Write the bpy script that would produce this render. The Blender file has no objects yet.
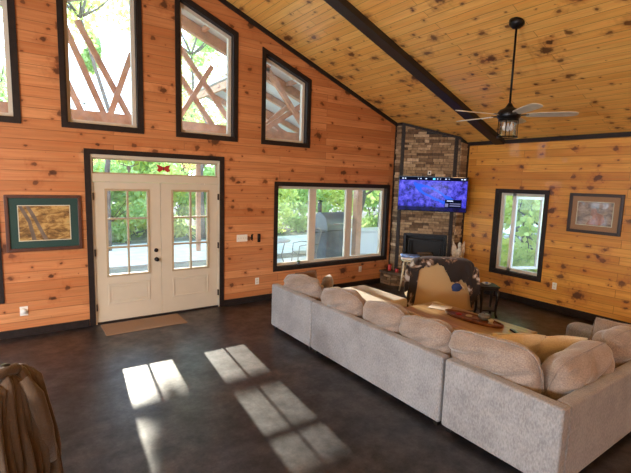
import bpy, bmesh, math, random
from mathutils import Vector, Matrix
random.seed(7)
C = bpy.context.scene.collection
R = math.radians
XE, XL, YB, XR = 6.857, -5.0, -13.0, 0.93      # right wall, left wall, back wall, ridge
SL, C0 = 0.379, 5.649                          # roof pitch
def ceil_z(x): return C0 - SL*XR - SL*abs(x-XR)

# ------------------------------------------------------------------ materials
MATS = {}
def newmat(name):
    m = bpy.data.materials.new(name); m.use_nodes = True
    nt = m.node_tree; nt.nodes.clear()
    o = nt.nodes.new('ShaderNodeOutputMaterial')
    return m, nt, o
def N(nt, t, **kw):
    n = nt.nodes.new(t)
    for k, v in kw.items():
        if k in n.inputs: n.inputs[k].default_value = v
        else: setattr(n, k, v)
    return n
def L(nt, a, b): nt.links.new(a, b)
def ramp(nt, fac, stops):
    r = nt.nodes.new('ShaderNodeValToRGB')
    el = r.color_ramp.elements
    while len(el) < len(stops): el.new(0.5)
    for e, (p, c) in zip(el, stops):
        e.position = p; e.color = (*c, 1) if len(c) == 3 else c
    L(nt, fac, r.inputs[0]); return r
def mixc(nt, f, a, b, mode='MIX'):
    m = nt.nodes.new('ShaderNodeMix'); m.data_type = 'RGBA'; m.blend_type = mode
    for s, v in ((0, f), (6, a), (7, b)):
        if hasattr(v, 'links') or hasattr(v, 'is_linked'): L(nt, v, m.inputs[s])
        else: m.inputs[s].default_value = v if s == 0 else ((*v, 1) if len(v) == 3 else v)
    return m.outputs[2]
def mth(nt, op, a, b=None, c=None):
    m = nt.nodes.new('ShaderNodeMath'); m.operation = op
    for i, v in enumerate((a, b, c)):
        if v is None: continue
        if isinstance(v, (int, float)): m.inputs[i].default_value = v
        else: L(nt, v, m.inputs[i])
    return m.outputs[0]
def bsdf(nt, o, col=(.8,.8,.8), rough=.5, metal=0, coat=0, spec=.5, sheen=0):
    b = nt.nodes.new('ShaderNodeBsdfPrincipled')
    b.inputs['Base Color'].default_value = (*col, 1); b.inputs['Roughness'].default_value = rough
    b.inputs['Metallic'].default_value = metal; b.inputs['Coat Weight'].default_value = coat
    b.inputs['Specular IOR Level'].default_value = spec
    if sheen: b.inputs['Sheen Weight'].default_value = sheen
    L(nt, b.outputs[0], o.inputs[0]); return b
def plain(name, col, rough=.5, metal=0, coat=0, bump=0, bscale=60, var=0.08, spec=.5, sheen=0):
    m, nt, o = newmat(name); b = bsdf(nt, o, col, rough, metal, coat, spec, sheen)
    tc = N(nt, 'ShaderNodeTexCoord'); nz = N(nt, 'ShaderNodeTexNoise', Scale=bscale, Detail=3.0)
    L(nt, tc.outputs['Object'], nz.inputs['Vector'])
    if var:
        r = ramp(nt, nz.outputs[0], [(.3, tuple(c*(1-var) for c in col)), (.7, tuple(min(1, c*(1+var)) for c in col))])
        L(nt, r.outputs[0], b.inputs['Base Color'])
    if bump:
        bp = N(nt, 'ShaderNodeBump', Strength=bump, Distance=.01); L(nt, nz.outputs[0], bp.inputs['Height']); L(nt, bp.outputs[0], b.inputs['Normal'])
    MATS[name] = m; return m
def pine(name, along, across, light, dark, knots=1.0, rough=.4, seed=0.0, board=.132):
    """tongue and groove knotty pine; along / across = object axes (0,1,2)"""
    m, nt, o = newmat(name); b = bsdf(nt, o, light, rough, 0, .15, .4)
    tc = N(nt, 'ShaderNodeTexCoord'); sp = N(nt, 'ShaderNodeSeparateXYZ'); L(nt, tc.outputs['Object'], sp.inputs[0])
    a, c = sp.outputs[along], sp.outputs[across]
    cb = N(nt, 'ShaderNodeCombineXYZ'); L(nt, mth(nt, 'ADD', a, 20+seed), cb.inputs[0]); L(nt, mth(nt, 'ADD', c, 20.0), cb.inputs[1])
    br = N(nt, 'ShaderNodeTexBrick', Scale=1.0); br.offset = .37; br.offset_frequency = 2
    for k, v in (('Mortar Size', .0032), ('Mortar Smooth', .3), ('Brick Width', 2.7), ('Row Height', board), ('Bias', 0.0)): br.inputs[k].default_value = v
    br.inputs['Color1'].default_value = (0, 0, 0, 1); br.inputs['Color2'].default_value = (1, 1, 1, 1); br.inputs['Mortar'].default_value = (.5, .5, .5, 1)
    L(nt, cb.outputs[0], br.inputs['Vector'])
    row = mth(nt, 'FLOOR', mth(nt, 'DIVIDE', mth(nt, 'ADD', c, 20.0), board))
    tone = br.outputs['Color']
    # grain stretched along the board, shifted on every board
    sep = N(nt, 'ShaderNodeSeparateColor'); L(nt, tone, sep.inputs[0]); rnd = sep.outputs[0]
    gv = N(nt, 'ShaderNodeCombineXYZ')
    L(nt, mth(nt, 'ADD', mth(nt, 'MULTIPLY', a, 1.3), mth(nt, 'MULTIPLY', row, 3.71)), gv.inputs[0])
    L(nt, mth(nt, 'MULTIPLY', c, 26.0), gv.inputs[1]); L(nt, mth(nt, 'MULTIPLY', rnd, 9.0), gv.inputs[2])
    g = N(nt, 'ShaderNodeTexNoise', Scale=1.0, Detail=4.0, Roughness=.6, Distortion=.6); L(nt, gv.outputs[0], g.inputs['Vector'])
    col = mixc(nt, rnd, dark, light)
    gf = ramp(nt, g.outputs[0], [(.38, (0, 0, 0)), (.68, (1, 1, 1))])
    col = mixc(nt, mth(nt, 'MULTIPLY', gf.outputs[0], .38), col, tuple(x*.52 for x in dark))
    big = N(nt, 'ShaderNodeTexNoise', Scale=1.1, Detail=2.0); L(nt, gv.outputs[0], big.inputs['Vector'])
    bf = ramp(nt, big.outputs[0], [(.45, (0, 0, 0)), (.75, (1, 1, 1))])
    col = mixc(nt, mth(nt, 'MULTIPLY', bf.outputs[0], .4), col, (dark[0]*.95, dark[1]*.62, dark[2]*.5))
    # knots
    kn = N(nt, 'ShaderNodeTexNoise', Scale=17.0, Detail=3.0); L(nt, tc.outputs['Object'], kn.inputs['Vector'])
    wv = N(nt, 'ShaderNodeTexNoise', Scale=9.0, Detail=2.0)
    kv = N(nt, 'ShaderNodeCombineXYZ'); L(nt, mth(nt, 'ADD', a, seed), kv.inputs[0]); L(nt, mth(nt, 'MULTIPLY', c, 1.35), kv.inputs[1])
    L(nt, kv.outputs[0], wv.inputs['Vector'])
    va = nt.nodes.new('ShaderNodeVectorMath'); va.operation = 'ADD'
    vs = nt.nodes.new('ShaderNodeVectorMath'); vs.operation = 'SCALE'; vs.inputs['Scale'].default_value = .06
    L(nt, wv.outputs['Color'], vs.inputs[0]); L(nt, kv.outputs[0], va.inputs[0]); L(nt, vs.outputs[0], va.inputs[1])
    for sc, th, st in ((3.3, .18, .8), (1.45, .135, .95)):
        vo = N(nt, 'ShaderNodeTexVoronoi', Scale=sc); vo.voronoi_dimensions = '2D'; L(nt, va.outputs[0], vo.inputs['Vector'])
        sc2 = N(nt, 'ShaderNodeSeparateColor'); L(nt, vo.outputs['Color'], sc2.inputs[0])
        size = mth(nt, 'MULTIPLY', mth(nt, 'MULTIPLY', sc2.outputs[0], sc2.outputs[0]), th*knots)
        d = mth(nt, 'DIVIDE', vo.outputs['Distance'], mth(nt, 'MAXIMUM', size, .001)); d = mth(nt, 'MULTIPLY', d, mth(nt, 'ADD', -.15, mth(nt, 'MULTIPLY', kn.outputs[0], 2.3)))
        halo = ramp(nt, mth(nt, 'MULTIPLY', d, .33), [(.25, (1, 1, 1)), (.85, (0, 0, 0))])
        col = mixc(nt, mth(nt, 'MULTIPLY', halo.outputs[0], .45), col, (.36, .10, .03))
        core = ramp(nt, d, [(.55, (1, 1, 1)), (1.0, (0, 0, 0))])
        col = mixc(nt, mth(nt, 'MULTIPLY', core.outputs[0], .9*st), col, (.055, .016, .008))
    col = mixc(nt, mth(nt, 'MULTIPLY', br.outputs['Fac'], .6), col, (.08, .03, .01))  # groove lines darkened, the shade between boards painted into the colour
    L(nt, col, b.inputs['Base Color'])
    bp = N(nt, 'ShaderNodeBump', Strength=.6, Distance=.006); L(nt, mth(nt, 'SUBTRACT', 1.0, br.outputs['Fac']), bp.inputs['Height']); L(nt, bp.outputs[0], b.inputs['Normal'])
    MATS[name] = m; return m
pine('pine_gable', 0, 2, (.72, .33, .14), (.52, .20, .072), 1.1, .42, 3.0)
pine('pine_right', 1, 2, (.78, .385, .07), (.55, .225, .032), 1.2, .4, 11.0)
pine('pine_back', 0, 2, (.72, .36, .10), (.55, .24, .055), 1.0, .42, 5.0)
pine('pine_ceiling', 1, 0, (1.0, .60, .17), (.92, .48, .11), 1.25, .42, 7.0, .118)
plain('dark_trim', (.020, .014, .013), .5, bump=.1, var=.25, bscale=20, spec=.25)
plain('beam_dark', (.018, .012, .009), .5, var=.2, bscale=12)
plain('vinyl', (.66, .60, .50), .45, var=.03)
plain('vinyl_white', (.74, .72, .67), .4, var=.03)
plain('door_paint', (.60, .535, .42), .45, var=.03, bscale=4)
plain('door_rim', (.42, .33, .21), .5, var=.05)
plain('black_metal', (.012, .012, .014), .35, .6, var=.1)
plain('white_plastic', (.80, .77, .70), .35, var=.02)
plain('chrome', (.6, .6, .6), .2, 1.0, var=.02)
plain('concrete_out', (.56, .54, .50), .9, bump=.2, var=.15, bscale=3)
plain('bounce_concrete', (.74, .72, .68), .9, var=.1, bscale=3)  # kept pale so the side ground bounces sunlight indoors
plain('soil', (.15, .13, .09), .95, bump=.3, var=.45, bscale=2.2)
plain('bark', (.16, .12, .09), .9, bump=.5, var=.3, bscale=8)
plain('timber', (.52, .27, .15), .6, bump=.1, var=.2, bscale=6)
plain('metal_roof', (.60, .58, .53), .5, var=.06, bscale=2)
plain('shingle', (.12, .12, .12), .9)
plain('cream_wood', (.62, .53, .36), .5, var=.12, bscale=14)
plain('black_wood', (.010, .008, .007), .35, var=.1)
plain('tan_fabric', (.53, .36, .175), .85, bump=.25, bscale=300, var=.07, sheen=.2)
plain('brown_jacket', (.070, .042, .022), .85, bump=.35, bscale=120, var=.18, sheen=.3)
plain('dark_green', (.010, .035, .032), .7, bump=.2, bscale=90, var=.2)
plain('blue_cloth', (.02, .045, .16), .7, var=.2, bscale=40)
plain('blue_print', (.17, .30, .62), .5, var=.5, bscale=16)
plain('mat_tan', (.30, .19, .115), .95, bump=.6, bscale=220, var=.25)
plain('red_thing', (.45, .03, .03), .4, var=.1)
plain('fan_blade', (.62, .58, .48), .4, .2, var=.12, bscale=8)
plain('paper', (.78, .76, .74), .6, var=.05)
plain('statue', (.62, .55, .44), .7, var=.25, bscale=25, bump=.4)
plain('tray_wood', (.17, .060, .028), .35, var=.35, bscale=22)
plain('grey_ceramic', (.16, .19, .24), .3, var=.15)
plain('glass_black', (.004, .005, .008), .08, coat=.4, var=0)
plain('soot', (.008, .009, .012), .6, var=.2)
plain('grill_steel', (.15, .17, .20), .4, .5, var=.1)
plain('grill_cover', (.10, .12, .14), .75, var=.25, bscale=5)
plain('patio_metal', (.24, .22, .19), .5, .3, var=.1)
plain('spa_white', (.68, .68, .68), .6, var=.05)
plain('frame_red', (.085, .030, .018), .4, var=.2, bscale=15)
plain('frame_dark', (.030, .014, .009), .4, var=.2, bscale=15)
plain('mat_green', (.014, .050, .042), .7, var=.1)
plain('mat_brown', (.30, .175, .095), .8, var=.1)
plain('line_pale', (.55, .55, .42), .6, var=.05)
plain('green_plant', (.05, .14, .03), .6, var=.3)
plain('skull', (.26, .25, .26), .7, var=.1)

def fabric(name, c1, c2, scale=1.0, sheen=.35, weave=True):
    m, nt, o = newmat(name); b = bsdf(nt, o, c1, .9, 0, 0, .25, sheen)
    b.inputs['Sheen Roughness'].default_value = .4
    tc = N(nt, 'ShaderNodeTexCoord')
    n1 = N(nt, 'ShaderNodeTexNoise', Scale=5*scale, Detail=4.0); n2 = N(nt, 'ShaderNodeTexNoise', Scale=95.0, Detail=2.0)
    mp = N(nt, 'ShaderNodeMapping'); mp.inputs['Scale'].default_value = (1, 1, .45 if weave else 1)
    L(nt, tc.outputs['Object'], n1.inputs['Vector']); L(nt, tc.outputs['Object'], mp.inputs[0]); L(nt, mp.outputs[0], n2.inputs['Vector'])
    f = mth(nt, 'ADD', mth(nt, 'MULTIPLY', n1.outputs[0], .4), mth(nt, 'MULTIPLY', n2.outputs[0], .6))
    r = ramp(nt, f, [(.38, c2), (.62, c1)]); L(nt, r.outputs[0], b.inputs['Base Color'])
    bp = N(nt, 'ShaderNodeBump', Strength=.45, Distance=.006); L(nt, n2.outputs[0], bp.inputs['Height']); L(nt, bp.outputs[0], b.inputs['Normal'])
    MATS[name] = m
fabric('sofa_fabric', (.325, .315, .315), (.205, .20, .205))
fabric('cushion_fabric', (.34, .27, .225), (.21, .16, .13), weave=False, sheen=.6)
fabric('cream_fabric', (.80, .71, .54), (.68, .58, .43), weave=False)
fabric('brown_fabric', (.22, .13, .085), (.14, .08, .05), weave=False)
fabric('sofa_fabric_lit', (.60, .53, .45), (.47, .41, .34))  # lighter copy of the sofa fabric, sunlight on the chaise seat painted in

def floor_mat():
    m, nt, o = newmat('stained_concrete'); b = bsdf(nt, o, (.03, .03, .03), .3, 0, .65, .5); b.inputs['Coat Roughness'].default_value = .32; b.inputs['Coat IOR'].default_value = 1.5
    tc = N(nt, 'ShaderNodeTexCoord')
    n1 = N(nt, 'ShaderNodeTexNoise', Scale=.9, Detail=6.0, Roughness=.65, Distortion=.4); n2 = N(nt, 'ShaderNodeTexNoise', Scale=4.2, Detail=9.0, Roughness=.78)
    n3 = N(nt, 'ShaderNodeTexNoise', Scale=55.0, Detail=3.0)
    for n in (n1, n2, n3): L(nt, tc.outputs['Object'], n.inputs['Vector'])
    r1 = ramp(nt, n1.outputs[0], [(.32, (.006, .008, .013)), (.5, (.016, .014, .016)), (.68, (.034, .021, .016))])
    r2 = ramp(nt, n2.outputs[0], [(.38, (.35, .35, .38)), (.5, (1, 1, 1)), (.64, (2.3, 2.2, 2.1))])
    col = mixc(nt, 1.0, r1.outputs[0], r2.outputs[0], 'MULTIPLY')
    r3 = ramp(nt, n3.outputs[0], [(.35, (.8, .8, .8)), (.65, (1.2, 1.2, 1.2))])
    col = mixc(nt, 1.0, col, r3.outputs[0], 'MULTIPLY')
    sp = N(nt, 'ShaderNodeSeparateXYZ'); L(nt, tc.outputs['Object'], sp.inputs[0])
    lines = None                                  # saw cut joints in the slab
    for out, p0, step in ((sp.outputs[0], .942, 4.2), (sp.outputs[1], -2.95, 4.2)):
        q = mth(nt, 'ABSOLUTE', mth(nt, 'SUBTRACT', mth(nt, 'FRACT', mth(nt, 'ADD', mth(nt, 'DIVIDE', mth(nt, 'SUBTRACT', out, p0), step), 50.5)), .5))
        ln = mth(nt, 'LESS_THAN', q, .006/step)
        lines = ln if lines is None else mth(nt, 'MAXIMUM', lines, ln)
    col = mixc(nt, mth(nt, 'MULTIPLY', lines, .8), col, (.006, .005, .005))
    L(nt, col, b.inputs['Base Color'])
    cw = ramp(nt, n2.outputs[0], [(.40, (.12, .12, .12)), (.62, (.62, .62, .62))]); L(nt, cw.outputs[0], b.inputs['Coat Weight'])
    rr = ramp(nt, n2.outputs[0], [(.3, (.40, .40, .40)), (.7, (.56, .56, .56))]); L(nt, rr.outputs[0], b.inputs['Roughness'])
    bp = N(nt, 'ShaderNodeBump', Strength=.12, Distance=.01); L(nt, n2.outputs[0], bp.inputs['Height']); L(nt, bp.outputs[0], b.inputs['Normal'])
    MATS['floor'] = m
floor_mat()
def glass_mat():
    m, nt, o = newmat('window_glass')
    t = N(nt, 'ShaderNodeBsdfTransparent'); t.inputs[0].default_value = (.93, .96, .97, 1)
    g = N(nt, 'ShaderNodeBsdfGlossy', Roughness=.02); mx = nt.nodes.new('ShaderNodeMixShader')
    fr = N(nt, 'ShaderNodeFresnel', IOR=1.45)
    hz_ = N(nt, 'ShaderNodeBsdfTranslucent'); hz_.inputs[0].default_value = (.80, .92, 1, 1); m2 = nt.nodes.new('ShaderNodeMixShader'); m2.inputs[0].default_value = .045; L(nt, t.outputs[0], m2.inputs[1]); L(nt, hz_.outputs[0], m2.inputs[2]); L(nt, mth(nt, 'MULTIPLY', fr.outputs[0], .9), mx.inputs[0]); L(nt, m2.outputs[0], mx.inputs[1]); L(nt, g.outputs[0], mx.inputs[2]); L(nt, mx.outputs[0], o.inputs[0])  # bluish translucent share puts haze and glare into the panes
    MATS['glass'] = m
glass_mat()
def leaf_mat(name, stops):
    m, nt, o = newmat(name); tc = N(nt, 'ShaderNodeTexCoord'); n = N(nt, 'ShaderNodeTexNoise', Scale=1.3, Detail=5.0, Roughness=.8)
    L(nt, tc.outputs['Object'], n.inputs['Vector']); r = ramp(nt, n.outputs[0], stops)
    d = N(nt, 'ShaderNodeBsdfDiffuse'); t = N(nt, 'ShaderNodeBsdfTranslucent'); mx = nt.nodes.new('ShaderNodeMixShader'); mx.inputs[0].default_value = .7
    L(nt, r.outputs[0], d.inputs[0]); L(nt, r.outputs[0], t.inputs[0]); L(nt, d.outputs[0], mx.inputs[1]); L(nt, t.outputs[0], mx.inputs[2]); L(nt, mx.outputs[0], o.inputs[0])
    MATS[name] = m
leaf_mat('leaf_green', [(.3, (.34, .48, .18)), (.55, (.56, .70, .28)), (.75, (.78, .84, .42))])
leaf_mat('leaf_yellow', [(.3, (.46, .58, .18)), (.5, (.76, .80, .28)), (.75, (.92, .88, .42))])
leaf_mat('leaf_dark', [(.3, (.20, .32, .14)), (.55, (.36, .52, .22)), (.75, (.52, .64, .32))])
leaf_mat('leaf_rust', [(.3, (.30, .14, .05)), (.55, (.52, .32, .10)), (.75, (.60, .50, .16))])
def stone_mat():
    m, nt, o = newmat('ledge_stone'); b = bsdf(nt, o, (.3, .25, .2), .85)
    at = N(nt, 'ShaderNodeAttribute', attribute_name='tone'); tc = N(nt, 'ShaderNodeTexCoord')
    n = N(nt, 'ShaderNodeTexNoise', Scale=18.0, Detail=5.0); L(nt, tc.outputs['Object'], n.inputs['Vector'])
    r = ramp(nt, at.outputs['Fac'], [(0, (.11, .070, .040)), (.35, (.26, .175, .10)), (.7, (.43, .32, .19)), (1, (.60, .48, .32))])
    r2 = ramp(nt, n.outputs[0], [(.3, (.65, .62, .6)), (.7, (1.25, 1.22, 1.2))])
    L(nt, mixc(nt, 1.0, r.outputs[0], r2.outputs[0], 'MULTIPLY'), b.inputs['Base Color'])
    bp = N(nt, 'ShaderNodeBump', Strength=.7, Distance=.02); L(nt, n.outputs[0], bp.inputs['Height']); L(nt, bp.outputs[0], b.inputs['Normal'])
    MATS['stone'] = m
stone_mat()
def hide_mat():
    m, nt, o = newmat('cowhide'); b = bsdf(nt, o, (.03, .02, .015), .7, 0, 0, .3, .3)
    tc = N(nt, 'ShaderNodeTexCoord'); n = N(nt, 'ShaderNodeTexNoise', Scale=4.2, Detail=4.0, Roughness=.6, Distortion=.8)
    L(nt, tc.outputs['Object'], n.inputs['Vector'])
    r = ramp(nt, n.outputs[0], [(.0, (.013, .010, .011)), (.54, (.022, .014, .012)), (.59, (.22, .13, .08)), (.64, (.58, .52, .48))]); L(nt, r.outputs[0], b.inputs['Base Color'])
    MATS['cowhide'] = m
hide_mat()
def table_mat():
    m, nt, o = newmat('table_pine'); b = bsdf(nt, o, (.5, .3, .12), .4, 0, .3)
    tc = N(nt, 'ShaderNodeTexCoord'); mp = N(nt, 'ShaderNodeMapping'); mp.inputs['Scale'].default_value = (22, 1.2, 22)
    n = N(nt, 'ShaderNodeTexNoise', Scale=1.0, Detail=4.0); L(nt, tc.outputs['Object'], mp.inputs[0]); L(nt, mp.outputs[0], n.inputs['Vector'])
    r = ramp(nt, n.outputs[0], [(.3, (.33, .20, .09)), (.7, (.50, .34, .17))]); L(nt, r.outputs[0], b.inputs['Base Color']); MATS['table_pine'] = m
table_mat()
def tv_mat():
    m, nt, o = newmat('tv_picture'); tc = N(nt, 'ShaderNodeTexCoord')
    sp = N(nt, 'ShaderNodeSeparateXYZ'); L(nt, tc.outputs['Object'], sp.inputs[0])     # x: -.66.. .66, z: -.35.. .35
    n = N(nt, 'ShaderNodeTexNoise', Scale=9.0, Detail=7.0, Roughness=.75); L(nt, tc.outputs['Object'], n.inputs['Vector'])
    base = ramp(nt, n.outputs[0], [(.36, (.002, .002, .04)), (.46, (.03, .03, .42)), (.56, (.09, .08, .85)), (.72, (.26, .22, 1))])
    # bright blue river loop
    x = sp.outputs[0]; z = sp.outputs[2]
    u = mth(nt, 'ADD', mth(nt, 'MULTIPLY', x, .86), mth(nt, 'MULTIPLY', z, -.5)); w = mth(nt, 'ADD', mth(nt, 'MULTIPLY', x, .42), mth(nt, 'MULTIPLY', z, .9))
    uu = mth(nt, 'DIVIDE', mth(nt, 'SUBTRACT', u, .03), .36); ww = mth(nt, 'DIVIDE', mth(nt, 'SUBTRACT', w, .02), .085)
    rr = mth(nt, 'SQRT', mth(nt, 'ADD', mth(nt, 'MULTIPLY', uu, uu), mth(nt, 'MULTIPLY', ww, ww)))
    n2 = N(nt, 'ShaderNodeTexNoise', Scale=6.0, Detail=3.0); L(nt, tc.outputs['Object'], n2.inputs['Vector'])
    q = mth(nt, 'ABSOLUTE', mth(nt, 'SUBTRACT', mth(nt, 'ADD', rr, mth(nt, 'MULTIPLY', n2.outputs[0], .9)), 1.45))
    ring = ramp(nt, q, [(.22, (1, 1, 1)), (.32, (0, 0, 0))])
    col = mixc(nt, ring.outputs[0], base.outputs[0], (.0, .09, .85))
    dist = mth(nt, 'MAXIMUM', mth(nt, 'SUBTRACT', mth(nt, 'MULTIPLY', z, -1.0), .24), 0.0)
    edge = ramp(nt, mth(nt, 'ADD', mth(nt, 'MULTIPLY', dist, 9.0), mth(nt, 'MULTIPLY', n.outputs[0], .25)), [(.12, (1, 1, 1)), (.45, (.05, .05, .1))])
    col = mixc(nt, 1.0, col, edge.outputs[0], 'MULTIPLY')
    e = N(nt, 'ShaderNodeEmission', Strength=.6); L(nt, col, e.inputs[0]); g = N(nt, 'ShaderNodeBsdfGlossy', Roughness=.15); g.inputs[0].default_value = (.012, .012, .012, 1)
    ad = nt.nodes.new('ShaderNodeAddShader'); L(nt, e.outputs[0], ad.inputs[0]); L(nt, g.outputs[0], ad.inputs[1]); L(nt, ad.outputs[0], o.inputs[0]); MATS['tv_picture'] = m
tv_mat()
def emit(name, col, s):
    m, nt, o = newmat(name); e = N(nt, 'ShaderNodeEmission', Strength=s); e.inputs[0].default_value = (*col, 1); L(nt, e.outputs[0], o.inputs[0]); MATS[name] = m
emit('tv_text', (.6, .7, 1), .9); emit('tv_highlight', (.1, .5, 1), 1.2); emit('tv_black', (.002, .003, .01), 1.0); emit('tv_grey', (.25, .25, .5), .5); emit('bulb', (1, .78, .5), 5.0)
def art_mat(name, stops, scale, stretch):
    m, nt, o = newmat(name); b = bsdf(nt, o, (.3, .3, .3), .25, 0, .8)
    tc = N(nt, 'ShaderNodeTexCoord'); mp = N(nt, 'ShaderNodeMapping'); mp.inputs['Scale'].default_value = stretch
    n = N(nt, 'ShaderNodeTexNoise', Scale=scale, Detail=5.0, Roughness=.7, Distortion=.5); L(nt, tc.outputs['Object'], mp.inputs[0]); L(nt, mp.outputs[0], n.inputs['Vector'])
    r = ramp(nt, n.outputs[0], stops); L(nt, r.outputs[0], b.inputs['Base Color']); MATS[name] = m
art_mat('art_autumn', [(.3, (.05, .045, .03)), (.45, (.25, .14, .05)), (.6, (.55, .36, .13)), (.75, (.30, .30, .14))], 5.0, (1.2, 1, 2.6))
art_mat('art_deer', [(.3, (.07, .06, .05)), (.5, (.26, .19, .14)), (.7, (.42, .34, .27))], 7.0, (1, 1, 2))
art_mat('art_fur', [(.3, (.22, .09, .05)), (.7, (.40, .20, .12))], 12.0, (1, 1, 1))

# ------------------------------------------------------------------ mesh helpers
class MB:
    def __init__(s): s.v = []; s.f = []; s.sm = []
    def add(s, vs, fs, smooth=False):
        o = len(s.v); s.v += [tuple(v) for v in vs]
        for f in fs: s.f.append([i+o for i in f]); s.sm.append(smooth)
        return s
    def box(s, x0, x1, y0, y1, z0, z1, M=None):
        vs = [Vector((x, y, z)) for z in (z0, z1) for y in (y0, y1) for x in (x0, x1)]
        if M: vs = [M @ v for v in vs]
        return s.add(vs, [(0,2,3,1),(4,5,7,6),(0,1,5,4),(2,6,7,3),(0,4,6,2),(1,3,7,5)])
    def hexa(s, a, b):
        """two matching quads a (4 pts) and b (4 pts)"""
        return s.add(list(a)+list(b), [(3,2,1,0),(4,5,6,7),(0,1,5,4),(1,2,6,5),(2,3,7,6),(3,0,4,7)])
    def beam(s, p, q, w, h, up=Vector((0,0,1))):
        p = Vector(p); q = Vector(q); d = (q-p).normalized(); sd = d.cross(up)
        if sd.length < 1e-4: sd = d.cross(Vector((0,1,0)))
        sd.normalize(); u = sd.cross(d)
        A = [p+sd*a*w/2+u*b*h/2 for a, b in ((-1,-1),(1,-1),(1,1),(-1,1))]; B = [v+(q-p) for v in A]
        return s.hexa(A, B)
    def tube(s, pts, rad, n=10, smooth=True, cap=True):
        pts = [Vector(p) for p in pts]; rr = rad if isinstance(rad, (list, tuple)) else [rad]*len(pts)
        vs = []; fs = []; prev = None
        for i, p in enumerate(pts):
            d = (pts[min(i+1, len(pts)-1)]-pts[max(i-1, 0)]).normalized()
            if prev is None: a = d.orthogonal().normalized()
            else: a = (prev-d*prev.dot(d)).normalized()
            prev = a; b = d.cross(a)
            for k in range(n): t = 2*math.pi*k/n; vs.append(p+(a*math.cos(t)+b*math.sin(t))*rr[i])
        for i in range(len(pts)-1):
            for k in range(n): fs.append((i*n+k, i*n+(k+1)%n, (i+1)*n+(k+1)%n, (i+1)*n+k))
        if cap: fs.append(tuple(range(n-1, -1, -1))); fs.append(tuple((len(pts)-1)*n+k for k in range(n)))
        return s.add(vs, fs, smooth)
    def lathe(s, prof, c=(0,0,0), n=24, smooth=True, cap=True):
        vs = []; fs = []
        for r, z in prof:
            for k in range(n): t = 2*math.pi*k/n; vs.append((c[0]+r*math.cos(t), c[1]+r*math.sin(t), c[2]+z))
        for i in range(len(prof)-1):
            for k in range(n): fs.append((i*n+k, i*n+(k+1)%n, (i+1)*n+(k+1)%n, (i+1)*n+k))
        if cap: fs.append(tuple(range(n-1, -1, -1))); fs.append(tuple((len(prof)-1)*n+k for k in range(n)))
        return s.add(vs, fs, smooth)
    def prism(s, poly, z0, z1):
        n = len(poly); vs = [(x, y, z0) for x, y in poly]+[(x, y, z1) for x, y in poly]
        return s.add(vs, [tuple(range(n-1, -1, -1)), tuple(range(n, 2*n))]+[(i, (i+1)%n, n+(i+1)%n, n+i) for i in range(n)])
    def ball(s, c, r, n=12, sc=(1,1,1)):
        prof = [(max(r*math.sin(math.pi*i/n), 1e-4), -r*math.cos(math.pi*i/n)) for i in range(n+1)]
        o = len(s.v); s.lathe(prof, (0,0,0), 2*n)
        for i in range(o, len(s.v)): v = s.v[i]; s.v[i] = (c[0]+v[0]*sc[0], c[1]+v[1]*sc[1], c[2]+v[2]*sc[2])
        return s
    def build(s, name, mat, parent=None, bevel=0, seg=2, sub=0, fix=True):
        me = bpy.data.meshes.new(name); me.from_pydata(s.v, [], s.f); me.polygons.foreach_set('use_smooth', s.sm)
        if fix:
            bm = bmesh.new(); bm.from_mesh(me); bmesh.ops.recalc_face_normals(bm, faces=bm.faces); bm.to_mesh(me); bm.free()
        me.materials.append(MATS[mat]); o = bpy.data.objects.new(name, me); C.objects.link(o)
        if parent: o.parent = parent
        if bevel:
            b = o.modifiers.new('bevel', 'BEVEL'); b.width = bevel; b.segments = seg; b.limit_method = 'ANGLE'; b.angle_limit = R(40)
            me.polygons.foreach_set('use_smooth', [True]*len(me.polygons))
            w = o.modifiers.new('wn', 'WEIGHTED_NORMAL')
        if sub: m = o.modifiers.new('sub', 'SUBSURF'); m.levels = sub; m.render_levels = sub
        return o
def tag(o, label, cat, group=None, kind=None):
    if label: o['label'] = label
    if cat: o['category'] = cat
    if group: o['group'] = group
    if kind: o['kind'] = kind
    return o
def thing(name, label=None, cat=None, loc=(0,0,0), rz=0, group=None, kind=None):
    o = bpy.data.objects.new(name, None); o.empty_display_size = .1; C.objects.link(o); o.location = loc; o.rotation_euler = (0, 0, rz)
    return tag(o, label, cat, group, kind)
def struct(o, label=None): o['kind'] = 'structure'; return tag(o, label, None)

# ------------------------------------------------------------------ wall with openings
def wall(name, mp, segs, ztop, holes, T, mat):
    """segs: u breakpoints range; holes: list of (uL,uR,zb,ztL,ztR); mp(u,w,d)->xyz"""
    us = sorted(set(segs+[h[0] for h in holes]+[h[1] for h in holes])); m = MB()
    def lin(h, u): return h[3]+(h[4]-h[3])*(u-h[0])/(h[1]-h[0])
    for a, b in zip(us, us[1:]):
        hs = sorted([h for h in holes if h[0] <= a+1e-6 and h[1] >= b-1e-6], key=lambda h: h[2])
        lo = [(0-.02, 0-.02)]
        for h in hs: lo.append((h[2], h[2])); lo.append((lin(h, a), lin(h, b)))
        lo.append((ztop(a), ztop(b)))
        for k in range(0, len(lo), 2):
            (a0, b0), (a1, b1) = lo[k], lo[k+1]
            for d in (0, T): m.add([mp(a, a0, d), mp(b, b0, d), mp(b, b1, d), mp(a, a1, d)], [(0,1,2,3)])
    for h in holes:
        P = [(h[0], h[2]), (h[1], h[2]), (h[1], h[4]), (h[0], h[3])]
        for i in range(4):
            p, q = P[i], P[(i+1)%4]
            m.add([mp(*p, 0), mp(*q, 0), mp(*q, T), mp(*p, T)], [(0,1,2,3)])
    return struct(m.build(name, mat, fix=False))
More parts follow.
